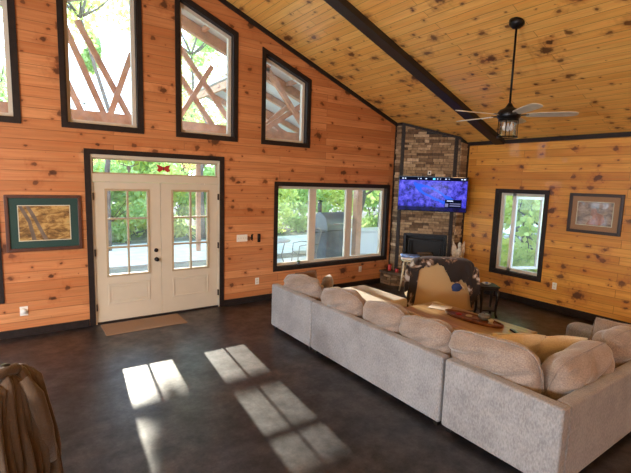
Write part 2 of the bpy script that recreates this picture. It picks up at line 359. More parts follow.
def inset(P, d):
    """inset convex polygon (u,w) by d"""
    n = len(P); cx = sum(p[0] for p in P)/n; cy = sum(p[1] for p in P)/n; lines = []
    for i in range(n):
        p, q = P[i], P[(i+1)%n]; ex, ey = q[0]-p[0], q[1]-p[1]; l = math.hypot(ex, ey); nx, ny = -ey/l, ex/l
        if (cx-p[0])*nx+(cy-p[1])*ny < 0: nx, ny = -nx, -ny
        lines.append((nx, ny, nx*p[0]+ny*p[1]+d))
    out = []
    for i in range(n):
        a, b = lines[i-1], lines[i]; det = a[0]*b[1]-a[1]*b[0]
        out.append(((a[2]*b[1]-a[1]*b[2])/det, (a[0]*b[2]-a[2]*b[0])/det))
    return out
def ring(m, mp, P, w, d0, d1):
    """frame lying inside polygon P, width w, between depths d0 and d1"""
    Q = inset(P, w); n = len(P)
    for i in range(n):
        j = (i+1)%n; m.hexa([mp(*P[i], d0), mp(*P[j], d0), mp(*Q[j], d0), mp(*Q[i], d0)], [mp(*P[i], d1), mp(*P[j], d1), mp(*Q[j], d1), mp(*Q[i], d1)])
    return Q
WT = .20
def window(n, mp, outer, label, mullions=(), sash=None, trimw=.06, frame='vinyl'):
    t = thing('window_%d' % n, label, None, kind='structure'); m = MB()
    hole = ring(m, mp, outer, trimw, -.022, 0); m.build('window_trim', 'dark_trim', t)
    m = MB(); inner = ring(m, mp, hole, .018, -.010, .135); m.build('jamb', 'dark_trim', t)
    m = MB(); gl = ring(m, mp, inner, .05, .085, .155)
    for u in mullions:
        zt = max(p[1] for p in gl); zb = min(p[1] for p in gl)
        m.hexa([mp(u-.075, zb, .09), mp(u+.075, zb, .09), mp(u+.075, zt, .09), mp(u-.075, zt, .09)], [mp(u-.075, zb, .15), mp(u+.075, zb, .15), mp(u+.075, zt, .15), mp(u-.075, zt, .15)])
    m.build('window_frame', frame, t)
    m = MB(); m.hexa([mp(*p, .116) for p in gl], [mp(*p, .122) for p in gl]) if False else m.add([mp(*p, .12) for p in gl], [(0,1,2,3)])
    m.build('window_pane', 'glass', t, fix=False)
    return hole, t
G = lambda u, w, d: (u, d, w)
E_ = lambda u, w, d: (XE+d, u, w)
W_ = lambda u, w, d: (XL-d, u, w)
B_ = lambda u, w, d: (u, YB-d, w)
def rectP(a, b, z0, z1): return [(a, z0), (b, z0), (b, z1), (a, z1)]
def tr(a, b, z0, za, zb): return [(a, z0), (b, z0), (b, zb), (a, za)]
def hole_of(h): return (h[0][0], h[1][0], h[0][1], h[3][1], h[2][1])
holes = []
gw = [
 (tr(-1.76, -.76, 2.755, 3.966, 4.345), 'lowest narrow upper window at the left edge with sloped top, dark trim', ()),
 (tr(-.325, .708, 2.755, 4.467, 4.86), 'tall upper window over the left half of the doors, diagonal timbers and trees outside', ()),
 (tr(1.174, 2.182, 2.755, 4.86, 4.467), 'tall upper window over the right half of the doors with sloped top', ()),
 (tr(2.622, 3.622, 2.755, 4.345, 3.966), 'small upper window with sloped top nearest the roof slope', ()),
 (rectP(2.90, 5.735, .50, 2.127), 'wide three-part window beside the fireplace looking onto the patio', (3.80, 4.70)),
 (rectP(-3.87, -1.045, .47, 2.127), 'three-part window at the far left edge with dark trim', (-2.95, -2.0)),
]
n = 1
for P, lab, mu in gw:
    h, t = window(n, G, P, lab, mu); holes.append(hole_of(h)); n += 1
# double door opening
DX0, DX1, DZ = -.003, 1.875, 2.43
holes.append((DX0, DX1, 0, DZ, DZ))
wall('wall_gable', G, [XL-.2, XR, XE+.2], lambda u: ceil_z(u)+.02, [h if h[0] != DX0 else (DX0, DX1, -.02, DZ, DZ) for h in holes], WT, 'pine_gable')
# right wall
h, tw = window(7, E_, rectP(-2.826, -1.793, .465, 2.121), 'white framed window with dark trim in the right wall, sash ajar', ())
wall('wall_right', E_, [YB-.2, 0], lambda u: ceil_z(XE), [hole_of(h)], WT, 'pine_right')
m = MB(); hx, hy, ex, ey = XE+.17, -2.13, XE+.68, -2.36; z0, z1 = .56, 1.98
m.box(XE+.085, XE+.155, -2.165, -2.105, .54, 2.04)
for (ax, ay) in ((hx, hy), (ex, ey)): m.box(ax-.022, ax+.022, ay-.022, ay+.022, z0, z1)
for z in (z0, z1-.05): m.beam((hx, hy, z+.025), (ex, ey, z+.025), .04, .05)
sash = m.build('open_sash', 'vinyl_white', tw); tag(sash, 'white casement sash opened outward', None)
m = MB(); m.add([(hx, hy, z0), (ex, ey, z0), (ex, ey, z1), (hx, hy, z1)], [(0,1,2,3)]); m.build('sash_pane', 'glass', sash, fix=False)
# left wall and back wall (behind the camera); side windows enlarged to let in more light
lh = []
for k, (a, b) in enumerate(((-3.7, -.6), (-7.6, -4.2), (-11.8, -8.1))):
    h, t = window(8+k, W_, rectP(a, b, .2, 2.85), 'plain dark-trimmed unseen window in the side wall, enlarged for more light', ((a+b)/2,)); lh.append(hole_of(h))
wall('wall_left', W_, [YB-.2, 0], lambda u: ceil_z(XL), lh, WT, 'pine_right')
bh = []
for k, P in enumerate((tr(-3.6, -1.6, .9, 2.1, 2.1),)):
    h, t = window(11+k, B_, P, 'window in the wall behind the camera', ()); bh.append(hole_of(h))
wall('wall_back', B_, [XL-.2, XR, XE+.2], lambda u: ceil_z(u)+.02, bh, WT, 'pine_back')
# floor and ceiling
m = MB(); m.box(XL-.2, XE+.2, YB-.2, WT, -.15, 0); struct(m.build('floor', 'floor'), 'dark stained polished concrete floor')
m = MB(); y0, y1 = YB-.3, .25
for xa, xb in ((XR, XE+.25), (XL-.25, XR)):
    m.hexa([(xa, y0, ceil_z(xa)), (xb, y0, ceil_z(xb)), (xb, y1, ceil_z(xb)), (xa, y1, ceil_z(xa))], [(xa, y0, ceil_z(xa)+.25), (xb, y0, ceil_z(xb)+.25), (xb, y1, ceil_z(xb)+.25), (xa, y1, ceil_z(xa)+.25)])
struct(m.build('ceiling', 'pine_ceiling'), 'knotty pine plank vaulted ceiling')
# trims
def slope_strip(m, xa, xb, y0, y1, th, off=0):
    a = [(xa, y0, ceil_z(xa)-th-off), (xb, y0, ceil_z(xb)-th-off), (xb, y1, ceil_z(xb)-th-off), (xa, y1, ceil_z(xa)-th-off)]
    m.hexa(a, [(p[0], p[1], p[2]+th) for p in a])
m = MB(); slope_strip(m, XR, 5.84, -.025, -.001, .075); slope_strip(m, XL, XR, -.025, -.001, .075)
struct(m.build('trim_1', 'dark_trim'), 'dark trim along the gable wall and ceiling')
m = MB(); m.box(XE-.022, XE-.001, YB, -1.09, ceil_z(XE)-.075, ceil_z(XE)-.002); struct(m.build('trim_2', 'dark_trim'), 'dark trim along the top of the right wall')
m = MB()
for a, b in ((XL, -.085), (1.955, 5.58)): m.box(a, b, -.02, -.001, 0, .10)
struct(m.build('baseboard_gable', 'dark_trim')); m = MB(); m.box(XE-.02, XE-.001, YB, -1.36, 0, .12); struct(m.build('baseboard_right', 'dark_trim'))
m = MB(); m.box(XL+.001, XL+.02, YB, -.02, 0, .12); struct(m.build('baseboard_left', 'dark_trim'))
m = MB()
slope_strip(m, XR, XE-.024, -1.90, -1.70, .10)
tag(m.build('ceiling_beam', 'beam_dark', bevel=.006), 'dark rafter beam running down the pine ceiling to the right wall', 'beam')
for k, yb in enumerate((-6.3, -10.8)):
    m = MB(); slope_strip(m, XR, XE-.024, yb-.1, yb+.1, .10); tag(m.build('ceiling_beam', 'beam_dark', bevel=.006), 'dark rafter beam behind the camera, %s' % ('above the viewer' if k == 0 else 'near the rear wall'), 'beam')
m = MB(); m.box(XR-.08, XR+.08, YB, -.03, ceil_z(XR)-.14, ceil_z(XR)-.03); tag(m.build('ridge_beam', 'beam_dark'), 'dark beam along the peak of the vaulted ceiling', 'beam')

# ------------------------------------------------------------------ double door
def door_frame():
    t = thing('door_1', 'cream double entry door with glazed upper halves and transom, dark trim', None, kind='structure')
    m = MB(); m.box(-.078, DX0, -.022, -.001, 0, 2.50); m.box(DX1, 1.948, -.022, -.001, 0, 2.50); m.box(DX0, DX1, -.022, -.001, DZ, 2.50); m.build('door_trim', 'dark_trim', t)
    m = MB(); m.box(DX0, .018, -.005, .16, 0, DZ); m.box(1.853, DX1, -.005, .16, 0, DZ); m.box(.018, 1.853, -.005, .16, 2.385, DZ); m.box(.018, 1.853, .0, .15, 2.055, 2.165)
    m.build('door_frame', 'door_paint', t, bevel=.003)
    m = MB(); m.box(.018, 1.853, -.01, .19, .0, .022); m.build('threshold', 'dark_trim', t)
    m = MB(); ring(m, G, rectP(.018, 1.853, 2.165, 2.385), .02, .04, .10); m.build('transom_frame', 'door_rim', t)
    m = MB(); m.add([(.03, .07, 2.17), (1.84, .07, 2.17), (1.84, .07, 2.38), (.03, .07, 2.38)], [(0,1,2,3)]); m.build('transom_pane', 'glass', t, fix=False)
    for side, (a, b) in enumerate(((.021, .933), (.938, 1.850))):
        ga, gb = (.178, .762) if side == 0 else (1.108, 1.692); z0, z1, g0, g1 = .024, 2.052, .69, 1.945
        m = MB(); y0, y1 = .02, .065
        m.box(a, ga, y0, y1, z0, z1); m.box(gb, b, y0, y1, z0, z1); m.box(ga, gb, y0, y1, g1, z1); m.box(ga, gb, y0, y1, z0, g0)
        leaf = m.build('door_leaf', 'door_paint', t)
        m = MB(); ring(m, G, rectP(ga-.012, gb+.012, g0-.012, g1+.012), .032, .010, .075); m.build('glass_rim', 'door_rim', leaf, bevel=.003)
        m = MB(); c = (ga+gb)/2; gh = (g1-g0)/3
        m.box(c-.012, c+.012, .014, .07, g0+.02, g1-.02)
        for k in (1, 2): m.box(ga+.02, gb-.02, .015, .069, g0+gh*k-.013, g0+gh*k+.013)
        m.build('muntin', 'door_rim', leaf)
        m = MB(); m.add([(ga, .043, g0), (gb, .043, g0), (gb, .043, g1), (ga, .043, g1)], [(0,1,2,3)]); m.build('door_pane', 'glass', leaf, fix=False)
        m = MB(); ring(m, G, rectP(ga-.0, gb+.0, .265, .575), .022, .010, .021); ring(m, G, rectP(ga+.05, gb-.05, .315, .525), .008, .014, .021); m.build('raised_panel', 'door_paint', leaf, bevel=.004)
        if side == 0:
            m = MB(); m.lathe([(.0001, 0), (.030, .0), (.030, .012), (.012, .016), (.012, .040), (.026, .045), (.030, .060), (.022, .074), (.0001, .078)])
            k = m.build('door_knob', 'black_metal', leaf); k.rotation_euler = (R(90), 0, 0); k.location = (.860, .020, .893)
            m = MB(); m.lathe([(.0001, 0), (.031, 0), (.030, .012), (.024, .018), (.0001, .020)]); k = m.build('deadbolt', 'black_metal', leaf); k.rotation_euler = (R(90), 0, 0); k.location = (.860, .020, 1.032)
        for z in (.25, 1.05, 1.85):
            x = .018 if side == 0 else 1.853
            m = MB(); m.box(x-.008, x+.008, -.012, .02, z-.05, z+.05); m.build('hinge', 'black_metal', leaf)
door_frame()
# transom ornaments hanging in front of the pane
t = thing('skull_ornament', 'small grey antlered skull ornament in the transom, left of the red one', 'ornament', (.505, .062, 2.255)); t.scale = (1.35, 1, 1.2)
m = MB(); m.ball((0, 0, 0), .028, 8, (.75, .25, 1)); m.ball((0, 0, -.032), .018, 8, (.7, .3, 1.2)); m.build('skull', 'skull', t)
for s in (-1, 1): m = MB(); m.tube([(s*.01, 0, .02), (s*.05, 0, .035), (s*.09, 0, .05), (s*.10, 0, .075)], [.006, .006, .005, .002], 8); m.tube([(s*.055, 0, .037), (s*.05, 0, .068)], [.005, .002], 6); m.build('antler', 'skull', t)
t = thing('red_ornament', 'small red winged ornament in the transom above the door gap', 'ornament', (1.00, .062, 2.27))
m = MB()
for s in (-1, 1):
    P = [(0, -.01), (s*.06, -.055), (s*.10, -.03), (s*.075, .01), (s*.11, .06), (s*.05, .045), (0, .02)]
    m.add([(x, y, z) for y in (-.006, .006) for x, z in P], [tuple(range(7)), tuple(range(13, 6, -1))]+[(i, (i+1)%7, 7+(i+1)%7, 7+i) for i in range(7)])
m.build('wing', 'red_thing', t); m = MB(); m.ball((0, 0, 0), .02, 8, (.6, .5, 1.6)); m.build('body', 'frame_red', t)
# door mat
m = MB(); m.box(.045, 1.145, -.555, -.07, 0, .014); tag(m.build('door_mat', 'mat_tan', bevel=.006), 'tan rectangular door mat in front of the double door', 'mat')

# ------------------------------------------------------------------ wall plates and small wall things
def plate(name, label, cat, mp, u, z, w, h, kind):
    t = thing(name, label, cat, mp(u, z, 0)); base = Vector(mp(u, z, 0))
    def bx(m, a, b, c, d, e, f):
        P = [Vector(mp(u+x, z+y, -q))-base for q in (e, f) for x, y in ((a, c), (b, c), (b, d), (a, d))]; m.hexa(P[:4], P[4:])
    m = MB(); bx(m, -w/2, w/2, -h/2, h/2, .0005, .006); m.build('cover_plate', 'white_plastic', t, bevel=.002)
    if kind == 'outlet':
        for s in (-1, 1): m = MB(); bx(m, -.016, .016, s*.026-.014, s*.026+.014, .006, .009); m.build('receptacle', 'vinyl', t)
    else:
        for k in range(kind): x = (k-(kind-1)/2)*.046; m = MB(); bx(m, x-.006, x+.006, -.012, .012, .006, .014); m.build('switch', 'vinyl', t)
    return t
plate('light_switch', 'white four-gang light switch plate right of the door', 'switch', G, 2.282, 1.147, .20, .12, 4)
plate('wall_outlet', 'white outlet low on the gable wall, just left of the sofa end', 'outlet', G, 2.58, .362, .075, .12, 'outlet')
o = plate('wall_outlet', 'white outlet low on the wall at the far left, with a round plug-in', 'outlet', G, -.846, .336, .09, .125, 'outlet')
m = MB(); m.lathe([(.0001, 0), (.034, 0), (.032, .03), (.0001, .035)]); k = m.build('plug_in', 'white_plastic', o); k.rotation_euler = (R(90), 0, 0); k.location = (0, -.0095, 0)
plate('wall_outlet', 'white outlet under the three-part window near the fireplace', 'outlet', G, 4.995, .353, .075, .12, 'outlet')
plate('wall_outlet', 'white outlet low on the right wall', 'outlet', E_, -3.069, .448, .075, .12, 'outlet')
t = thing('bottle_opener', 'small curved dark metal opener on the wall, beside the switch plate', 'bottle opener', (2.475, 0, 1.155))
m = MB(); m.tube([(.015, -.012, .05), (-.02, -.014, .045), (-.028, -.014, .0), (-.02, -.014, -.045), (.005, -.012, -.055)], .008, 8); m.box(-.012, .012, -.006, -.0005, -.04, .04); m.build('hook', 'black_metal', t)
t = thing('wall_remote', 'black oblong remote in a holder left of the three-part window', 'remote', (2.60, 0, 1.135))
m = MB(); m.box(-.027, .027, -.028, -.0005, -.075, .075); m.build('body', 'black_metal', t, bevel=.008); m = MB(); m.box(-.016, .016, -.031, -.028, .01, .05); m.build('button_pad', 'soot', t)

# ------------------------------------------------------------------ framed pictures
def picture(name, label, mp, u, z, w, h, fw, fm, mat1, art, mw, tilt=0):
    t = thing(name, label, 'picture', mp(u, z, 0)); b = Vector(mp(u, z, 0)); f = lambda a, c, d: tuple(Vector(mp(u+a, z+c, d))-b)
    m = MB(); P = rectP(-w/2, w/2, -h/2, h/2); Q = ring(m, f, P, fw, -.035, -.001); m.build('picture_frame', fm, t, bevel=.005)
    m = MB(); S = ring(m, f, Q, mw, -.016, -.002); m.build('mat_board', mat1, t)
    m = MB(); S2 = ring(m, f, inset(S, -.004), .010, -.0175, -.0161); m.build('mat_line', 'line_pale', t)
    m = MB(); m.add([f(*p, -.012) for p in S], [(0,1,2,3)]); a = m.build('print', art, t)
    return t, f, a
t, f, a = picture('framed_picture', 'framed autumn landscape print with wide green mat, left of the door', G, -.562, 1.497, .855, .735, .042, 'frame_red', 'mat_green', 'art_autumn', .095)
m = MB()
for pts in ([(-.2, .255), (-.11, .06), (.02, -.26)], [(-.27, .24), (-.17, .02), (-.12, -.25)]):
    for p, q in zip(pts, pts[1:]):
        m.add([f(p[0]-.02, p[1], -.0125), f(p[0]+.02, p[1], -.0125), f(q[0]+.025, q[1], -.0125), f(q[0]-.025, q[1], -.0125)], [(0,1,2,3)])
m.build('reflected_trunk', 'bark', a)  # strips paint a reflected trunk over the print
t, f, a = picture('framed_picture', 'dark framed deer print with brown mat on the right wall', E_, -3.578, 1.765, .80, .655, .05, 'frame_dark', 'mat_brown', 'art_deer', .085)
m = MB(); P = [(-.08, -.19), (-.16, -.12), (-.13, -.02), (-.04, .02), (-.01, .10), (.05, .06), (.06, -.02), (.02, -.05), (.08, -.12), (.12, -.19)]
m.add([f(x, y, -.0125) for x, y in P], [tuple(range(len(P)))]); m.build('painted_deer', 'art_fur', a)

# ------------------------------------------------------------------ corner fireplace
FA, FB = Vector((5.86, -.17)), Vector((6.62, -1.07)); FT = (FB-FA).normalized(); FN = Vector((FT.y, -FT.x)); FL = (FB-FA).length
if FN.x > 0: FN = -FN
def fp(s, d, z): p = FA+FT*s+FN*d; return Vector((p.x, p.y, z))
ft = thing('fireplace', 'floor-to-ceiling stacked stone corner fireplace with dark vertical trim', 'fireplace', (6.2, -.6, 0))
FO = Vector(ft.location)
def loc(v): return Vector(v)-FO
m = MB()
poly = [(5.86, -.003), (5.86, -.17), (6.62, -1.07), (XE-.003, -1.07), (XE-.003, -.003)]
bz = [(x, y, .0) for x, y in poly]; tz = [(x, y, ceil_z(x)-.004) for x, y in poly]
# breast with a firebox recess on the main face
vs = [loc(v) for v in bz+tz]; m.add(vs, [(4,3,2,1,0), (5,6,7,8,9), (0,1,6,5), (2,3,8,7), (3,4,9,8), (4,0,5,9)])
f0, f1, fz0, fz1 = .146, 1.04, .50, 1.12
def quad(P): m.add([loc(p) for p in P], [(0,1,2,3)])
czf = lambda s: ceil_z((FA+FT*s).x)-.004
quad([fp(0,0,0), fp(FL,0,0), fp(FL,0,fz0), fp(0,0,fz0)]); quad([fp(0,0,fz1), fp(FL,0,fz1), fp(FL,0,czf(FL)), fp(0,0,czf(0))])
quad([fp(0,0,fz0), fp(f0,0,fz0), fp(f0,0,fz1), fp(0,0,fz1)]); quad([fp(f1,0,fz0), fp(FL,0,fz0), fp(FL,0,fz1), fp(f1,0,fz1)])
m.build('chimney_breast', 'soot', ft, fix=False)
def ledge(name, o, t, nrm, length, z0, ztop, skips, parent, rowh=(.045, .07), origin=FO, seed=1):
    rg = random.Random(seed); vs = []; fs = []; tones = []; z = z0
    while z < max(ztop(0), ztop(length))-.01:
        h = rg.uniform(*rowh); s = 0; 
        while s < length-.01:
            w = min(rg.uniform(.10, .34), length-s)
            if length-s-w < .06: w = length-s
            d = rg.uniform(.012, .038); tn = min(1, max(0, rg.gauss(.45, .27)))
            for (a, b) in cut(s, s+w, z, z+h, skips):
                za = min(z+h, ztop(a)); zb = min(z+h, ztop(b))
                if za-z < .004 or zb-z < .004: continue
                g = .003; A = [o+t*(a+g), o+t*(b-g)]
                P = []
                for dd, gg in ((0, 0), (d, .003)):
                    for q, zz in ((A[0]+t*gg, z+g), (A[1]-t*gg, z+g), (A[1]-t*gg, zb-g), (A[0]+t*gg, za-g)):
                        pq = q+nrm*dd; P.append(Vector((pq.x, pq.y, zz))-origin)
                k = len(vs); vs += P; F = [(4,5,6,7), (0,1,5,4), (1,2,6,5), (2,3,7,6), (3,0,4,7)]
                fs += [[i+k for i in q] for q in F]; tones += [tn]*5
            s += w
        z += h
    me = bpy.data.meshes.new(name); me.from_pydata(vs, [], fs)
    at = me.attributes.new('tone', 'FLOAT', 'FACE'); at.data.foreach_set('value', tones)
    bm = bmesh.new(); bm.from_mesh(me); bmesh.ops.recalc_face_normals(bm, faces=bm.faces); bm.to_mesh(me); bm.free()
    me.materials.append(MATS['stone']); ob = bpy.data.objects.new(name, me); C.objects.link(ob); ob.parent = parent; return ob
def cut(a, b, z0, z1, skips):
    segs = [(a, b)]
    for (s0, s1, k0, k1) in skips:
        if z1 <= k0+.01 or z0 >= k1-.01: continue
        ns = []
        for (p, q) in segs:
            if q <= s0 or p >= s1: ns.append((p, q)); continue
            if p < s0-.01: ns.append((p, s0))
            if q > s1+.01: ns.append((s1, q))
        segs = ns
    return segs
V2 = lambda x, y: Vector((x, y))
HZ = .284
ledge('stone_cladding', FA, FT, FN, FL, HZ, lambda s: czf(s)-.03, [(f0, f1, fz0, fz1), (-.01, .055, 0, 5), (FL-.115, FL-.045, 0, 5)], ft, seed=3)
ledge('stone_cladding', V2(5.86, -.004), V2(0, -1), V2(-1, 0), .166, HZ, lambda s: ceil_z(5.86)-.06, [], ft, seed=4)
ledge('stone_cladding', V2(6.62, -1.07), V2(1, 0), V2(0, -1), XE-.004-6.62, HZ, lambda s: ceil_z(6.62+s)-.05, [], ft, seed=5)
for s0, s1 in ((-.012, .052), (FL-.112, FL-.048)):
    m = MB(); P = [fp(s0, .0, HZ), fp(s1, .0, HZ), fp(s1, .05, HZ), fp(s0, .05, HZ)]; Q = [fp(s0, .0, czf(s0)), fp(s1, .0, czf(s1)), fp(s1, .05, czf(s1)), fp(s0, .05, czf(s0))]
    m.hexa([loc(p) for p in P], [loc(p) for p in Q]); m.build('vertical_trim', 'dark_trim', ft)
m = MB(); m.hexa([loc(fp(0, 0, czf(0)-.05)), loc(fp(FL, 0, czf(FL)-.05)), loc(fp(FL, .045, czf(FL)-.05)), loc(fp(0, .045, czf(0)-.05))], [loc(fp(0, 0, czf(0))), loc(fp(FL, 0, czf(FL))), loc(fp(FL, .045, czf(FL))), loc(fp(0, .045, czf(0)))]); m.build('top_trim', 'dark_trim', ft)
m = MB(); m.box(5.815, 5.86, -.03, -.002, HZ, ceil_z(5.84)-.005); m.box(6.825, XE-.002, -1.12, -1.07, HZ, ceil_z(XE)-.005); m.box(5.80, 5.86, -.20, -.002, ceil_z(5.8)-.07, ceil_z(5.86)-.005); m.v = [tuple(loc(v)) for v in m.v]; m.build('corner_trim', 'dark_trim', ft)
# firebox insert
m = MB(); D = -.30
for P in ([fp(f0,0,fz0), fp(f0,D,fz0), fp(f0,D,fz1), fp(f0,0,fz1)], [fp(f1,0,fz0), fp(f1,D,fz0), fp(f1,D,fz1), fp(f1,0,fz1)], [fp(f0,0,fz0), fp(f1,0,fz0), fp(f1,D,fz0), fp(f0,D,fz0)], [fp(f0,0,fz1), fp(f1,0,fz1), fp(f1,D,fz1), fp(f0,D,fz1)], [fp(f0,D,fz0), fp(f1,D,fz0), fp(f1,D,fz1), fp(f0,D,fz1)]):
    m.add([loc(p) for p in P], [(0,1,2,3)])
fb = m.build('firebox', 'soot', ft, fix=False)
m = MB(); fr = lambda u, w, d: tuple(loc(fp(u, -d, w))); Q = ring(m, fr, rectP(f0+.005, f1-.005, fz0+.005, fz1-.005), .05, -.03, .02); Q2 = ring(m, fr, rectP(f0+.10, f1-.10, fz0+.10, fz1-.13), .03, .01, .04); m.build('insert_frame', 'black_metal', ft, bevel=.003)
m = MB()
for k in range(4): m.tube([loc(fp(f0+.22+.03*k, -.18+.02*k, fz0+.04+.04*k)), loc(fp(f1-.22-.02*k, -.15-.03*k, fz0+.05+.04*k))], .028, 8)
m.build('gas_log', 'bark', fb)
# hearth
hp = [(5.595, -.003), (5.595, -.36)]
d = .30; q1 = FA+FN*d; k = (5.595-q1.x)/FT.x; p1 = q1+FT*k; k2 = None
yr = -1.33; k2 = (6.857-.003-q1.x)/FT.x; p2 = q1+FT*((yr-q1.y)/FT.y)
hp = [(5.595, -.003), (5.595, p1.y), (p2.x, yr), (XE-.003, yr), (XE-.003, -.003)]
m = MB(); m.prism([(x-FO.x, y-FO.y) for x, y in hp], 0, HZ-.035); hh = m.build('hearth', 'soot', ft)
A = [V2(*p) for p in hp]
for a, b, sd in ((A[0], A[1], 8), (A[1], A[2], 9), (A[2], A[3], 10)):
    tt = (b-a).normalized(); nn = V2(tt.y, -tt.x); 
    if nn.dot(V2(6.857, 0)-a) > 0: nn = -nn
    ledge('hearth_stone', a, tt, nn, (b-a).length, 0, lambda s: HZ-.035, [], hh, seed=sd)
cx = sum(p.x for p in A)/5; cy = sum(p.y for p in A)/5
m = MB(); hs = [(5.55, -.003), (5.55, p1.y-.02), (p2.x-.02, yr-.045), (XE-.003, yr-.045), (XE-.003, -1.075), (6.62, -1.075), (5.855, -.172), (5.855, -.003)]
m.prism([(x-FO.x, y-FO.y) for x, y in hs], HZ-.034, HZ); m.build('hearth_slab', 'bark', ft)
# cable plate on the stone above the TV
t = thing('cable_plate', 'small white cable plate on the stone above the television', 'wall plate', fp(.599, .055, 2.40), math.atan2(FT.y, FT.x))
m = MB(); m.box(-.035, .035, -.008, .020, -.045, .045); m.build('cover_plate', 'white_plastic', t, bevel=.002); m = MB(); m.box(-.015, .015, -.0115, -.0085, -.02, .02); m.build('socket', 'soot', t)
# television
yaw = math.atan2(FT.y, FT.x)
tv = thing('television', 'wall-mounted flat television showing a blue picture above the firebox', 'television', fp(.678, .16, 1.965), yaw)
m = MB(); m.box(-.692, .692, -.02, .02, -.36, .36); m.build('bezel', 'glass_black', tv, bevel=.006)
m = MB(); m.box(-.35, .35, .02, .05, -.25, .2); m.build('rear_housing', 'black_metal', tv); m = MB(); m.box(-.15, .15, .05, .12, -.15, .15); m.build('wall_bracket', 'black_metal', tv)
m = MB(); m.add([(-.675, -.0212, -.345), (.675, -.0212, -.345), (.675, -.0212, .345), (-.675, -.0212, .345)], [(0,1,2,3)]); scr = m.build('screen', 'tv_picture', tv)
def rectm(m, a, b, c, d, y=-.0225): m.add([(a, y, c), (b, y, c), (b, y, d), (a, y, d)], [(0,1,2,3)])
m = MB(); rectm(m, -.675, .675, .275, .345); m.build('status_bar', 'tv_black', scr); m = MB(); rectm(m, .26, .59, -.27, -.10); m.build('info_box', 'tv_black', scr)
for x, w in ((-.62, .03), (-.57, .03), (-.30, .015), (-.25, .02), (-.15, .03), (.08, .02), (.14, .012), (.24, .03), (.31, .012), (.55, .03), (.60, .04)): m = MB(); rectm(m, x, x+w, .302, .32, -.0235); m.build('status_text', 'tv_text', scr)
m = MB(); rectm(m, .30, .42, -.135, -.12, -.0235); m.build('info_heading', 'tv_text', scr)
m = MB(); rectm(m, .0, .045, .292, .326, -.0235); m.build('highlight', 'tv_highlight', scr)
m = MB(); rectm(m, .27, .33, -.25, -.18, -.0235); rectm(m, .36, .57, -.19, -.175, -.0235); rectm(m, .36, .57, -.235, -.215, -.0235); m.build('info_text', 'tv_grey', scr)
# angel statue on the hearth
t = thing('angel_statue', 'pale winged angel statue standing on the hearth by the right wall', 'statue', (6.60, -1.24, HZ), R(-30)); t.scale = (.72, .8, 1.05)
m = MB(); m.lathe([(.09, 0), (.095, .03), (.07, .2), (.055, .42), (.075, .50), (.045, .55), (.03, .57)], n=16); m.build('robe', 'statue', t)
m = MB(); m.ball((0, 0, .62), .05, 8, (1, 1, 1.2)); m.build('head', 'statue', t)
for s in (-1, 1):
    m = MB(); P = [(s*.03, .50), (s*.10, .62), (s*.17, .70), (s*.19, .50), (s*.16, .30), (s*.08, .16), (s*.05, .35)]
    m.add([(x, y, z) for y in (.045, .075) for x, z in P], [tuple(range(7)), tuple(range(13, 6, -1))]+[(i, (i+1)%7, 7+(i+1)%7, 7+i) for i in range(7)]); m.build('wing', 'statue', t, bevel=.006)
    m = MB(); m.tube([(s*.06, -.01, .48), (s*.085, -.05, .38), (s*.02, -.09, .42)], .02, 8); m.build('arm', 'statue', t)
# red candles
for (x, y, h, lab) in ((5.70, -.16, .13, 'red candle jar at the left end of the hearth near the window wall'), (5.72, -.36, .07, 'short red candle jar on the hearth, beside the stool')):
    t = thing('candle_jar', lab, 'candle', (x, y, HZ)); m = MB(); m.lathe([(.035, 0), (.038, .01), (.038, h), (.030, h+.008)]); m.build('jar', 'red_thing', t)
    m = MB(); m.lathe([(.032, h+.008), (.034, h+.012), (.034, h+.02), (.01, h+.024)]); m.build('lid', 'black_metal', t)

# ------------------------------------------------------------------ stool
t = thing('wooden_stool', 'cream wooden stool with splayed legs in front of the hearth', 'stool', (5.60, -.83, 0), R(20))
m = MB(); m.lathe([(.0001, .615), (.165, .615), (.175, .625), (.175, .645), (.165, .655), (.0001, .655)]); m.build('seat', 'cream_wood', t)
for k in range(4):
    a = R(45+90*k); m = MB(); c_, s_ = math.cos(a), math.sin(a)
    m.tube([(c_*.13, s_*.13, .62), (c_*.145, s_*.145, .4), (c_*.17, s_*.17, .2), (c_*.205, s_*.205, 0.0)], [.018, .022, .018, .016], 10); m.build('leg', 'cream_wood', t)
m = MB()
for k in range(4):
    a, b = R(45+90*k), R(135+90*k); m.tube([(math.cos(a)*.155, math.sin(a)*.155, .3), (math.cos(b)*.155, math.sin(b)*.155, .3)], .01, 8)
m.build('stretcher', 'cream_wood', t)
t = thing('folded_cloth', 'blue and white folded cloth lying on the cream stool', 'cloth', (5.60, -.83, .656), R(-45))
m = MB(); m.box(-.19, .19, -.14, .14, 0, .045); m.build('lower_fold', 'paper', t, bevel=.018, seg=3); m = MB(); m.box(-.20, .18, -.13, .13, .046, .085); m.build('upper_fold', 'blue_print', t, bevel=.016, seg=3)

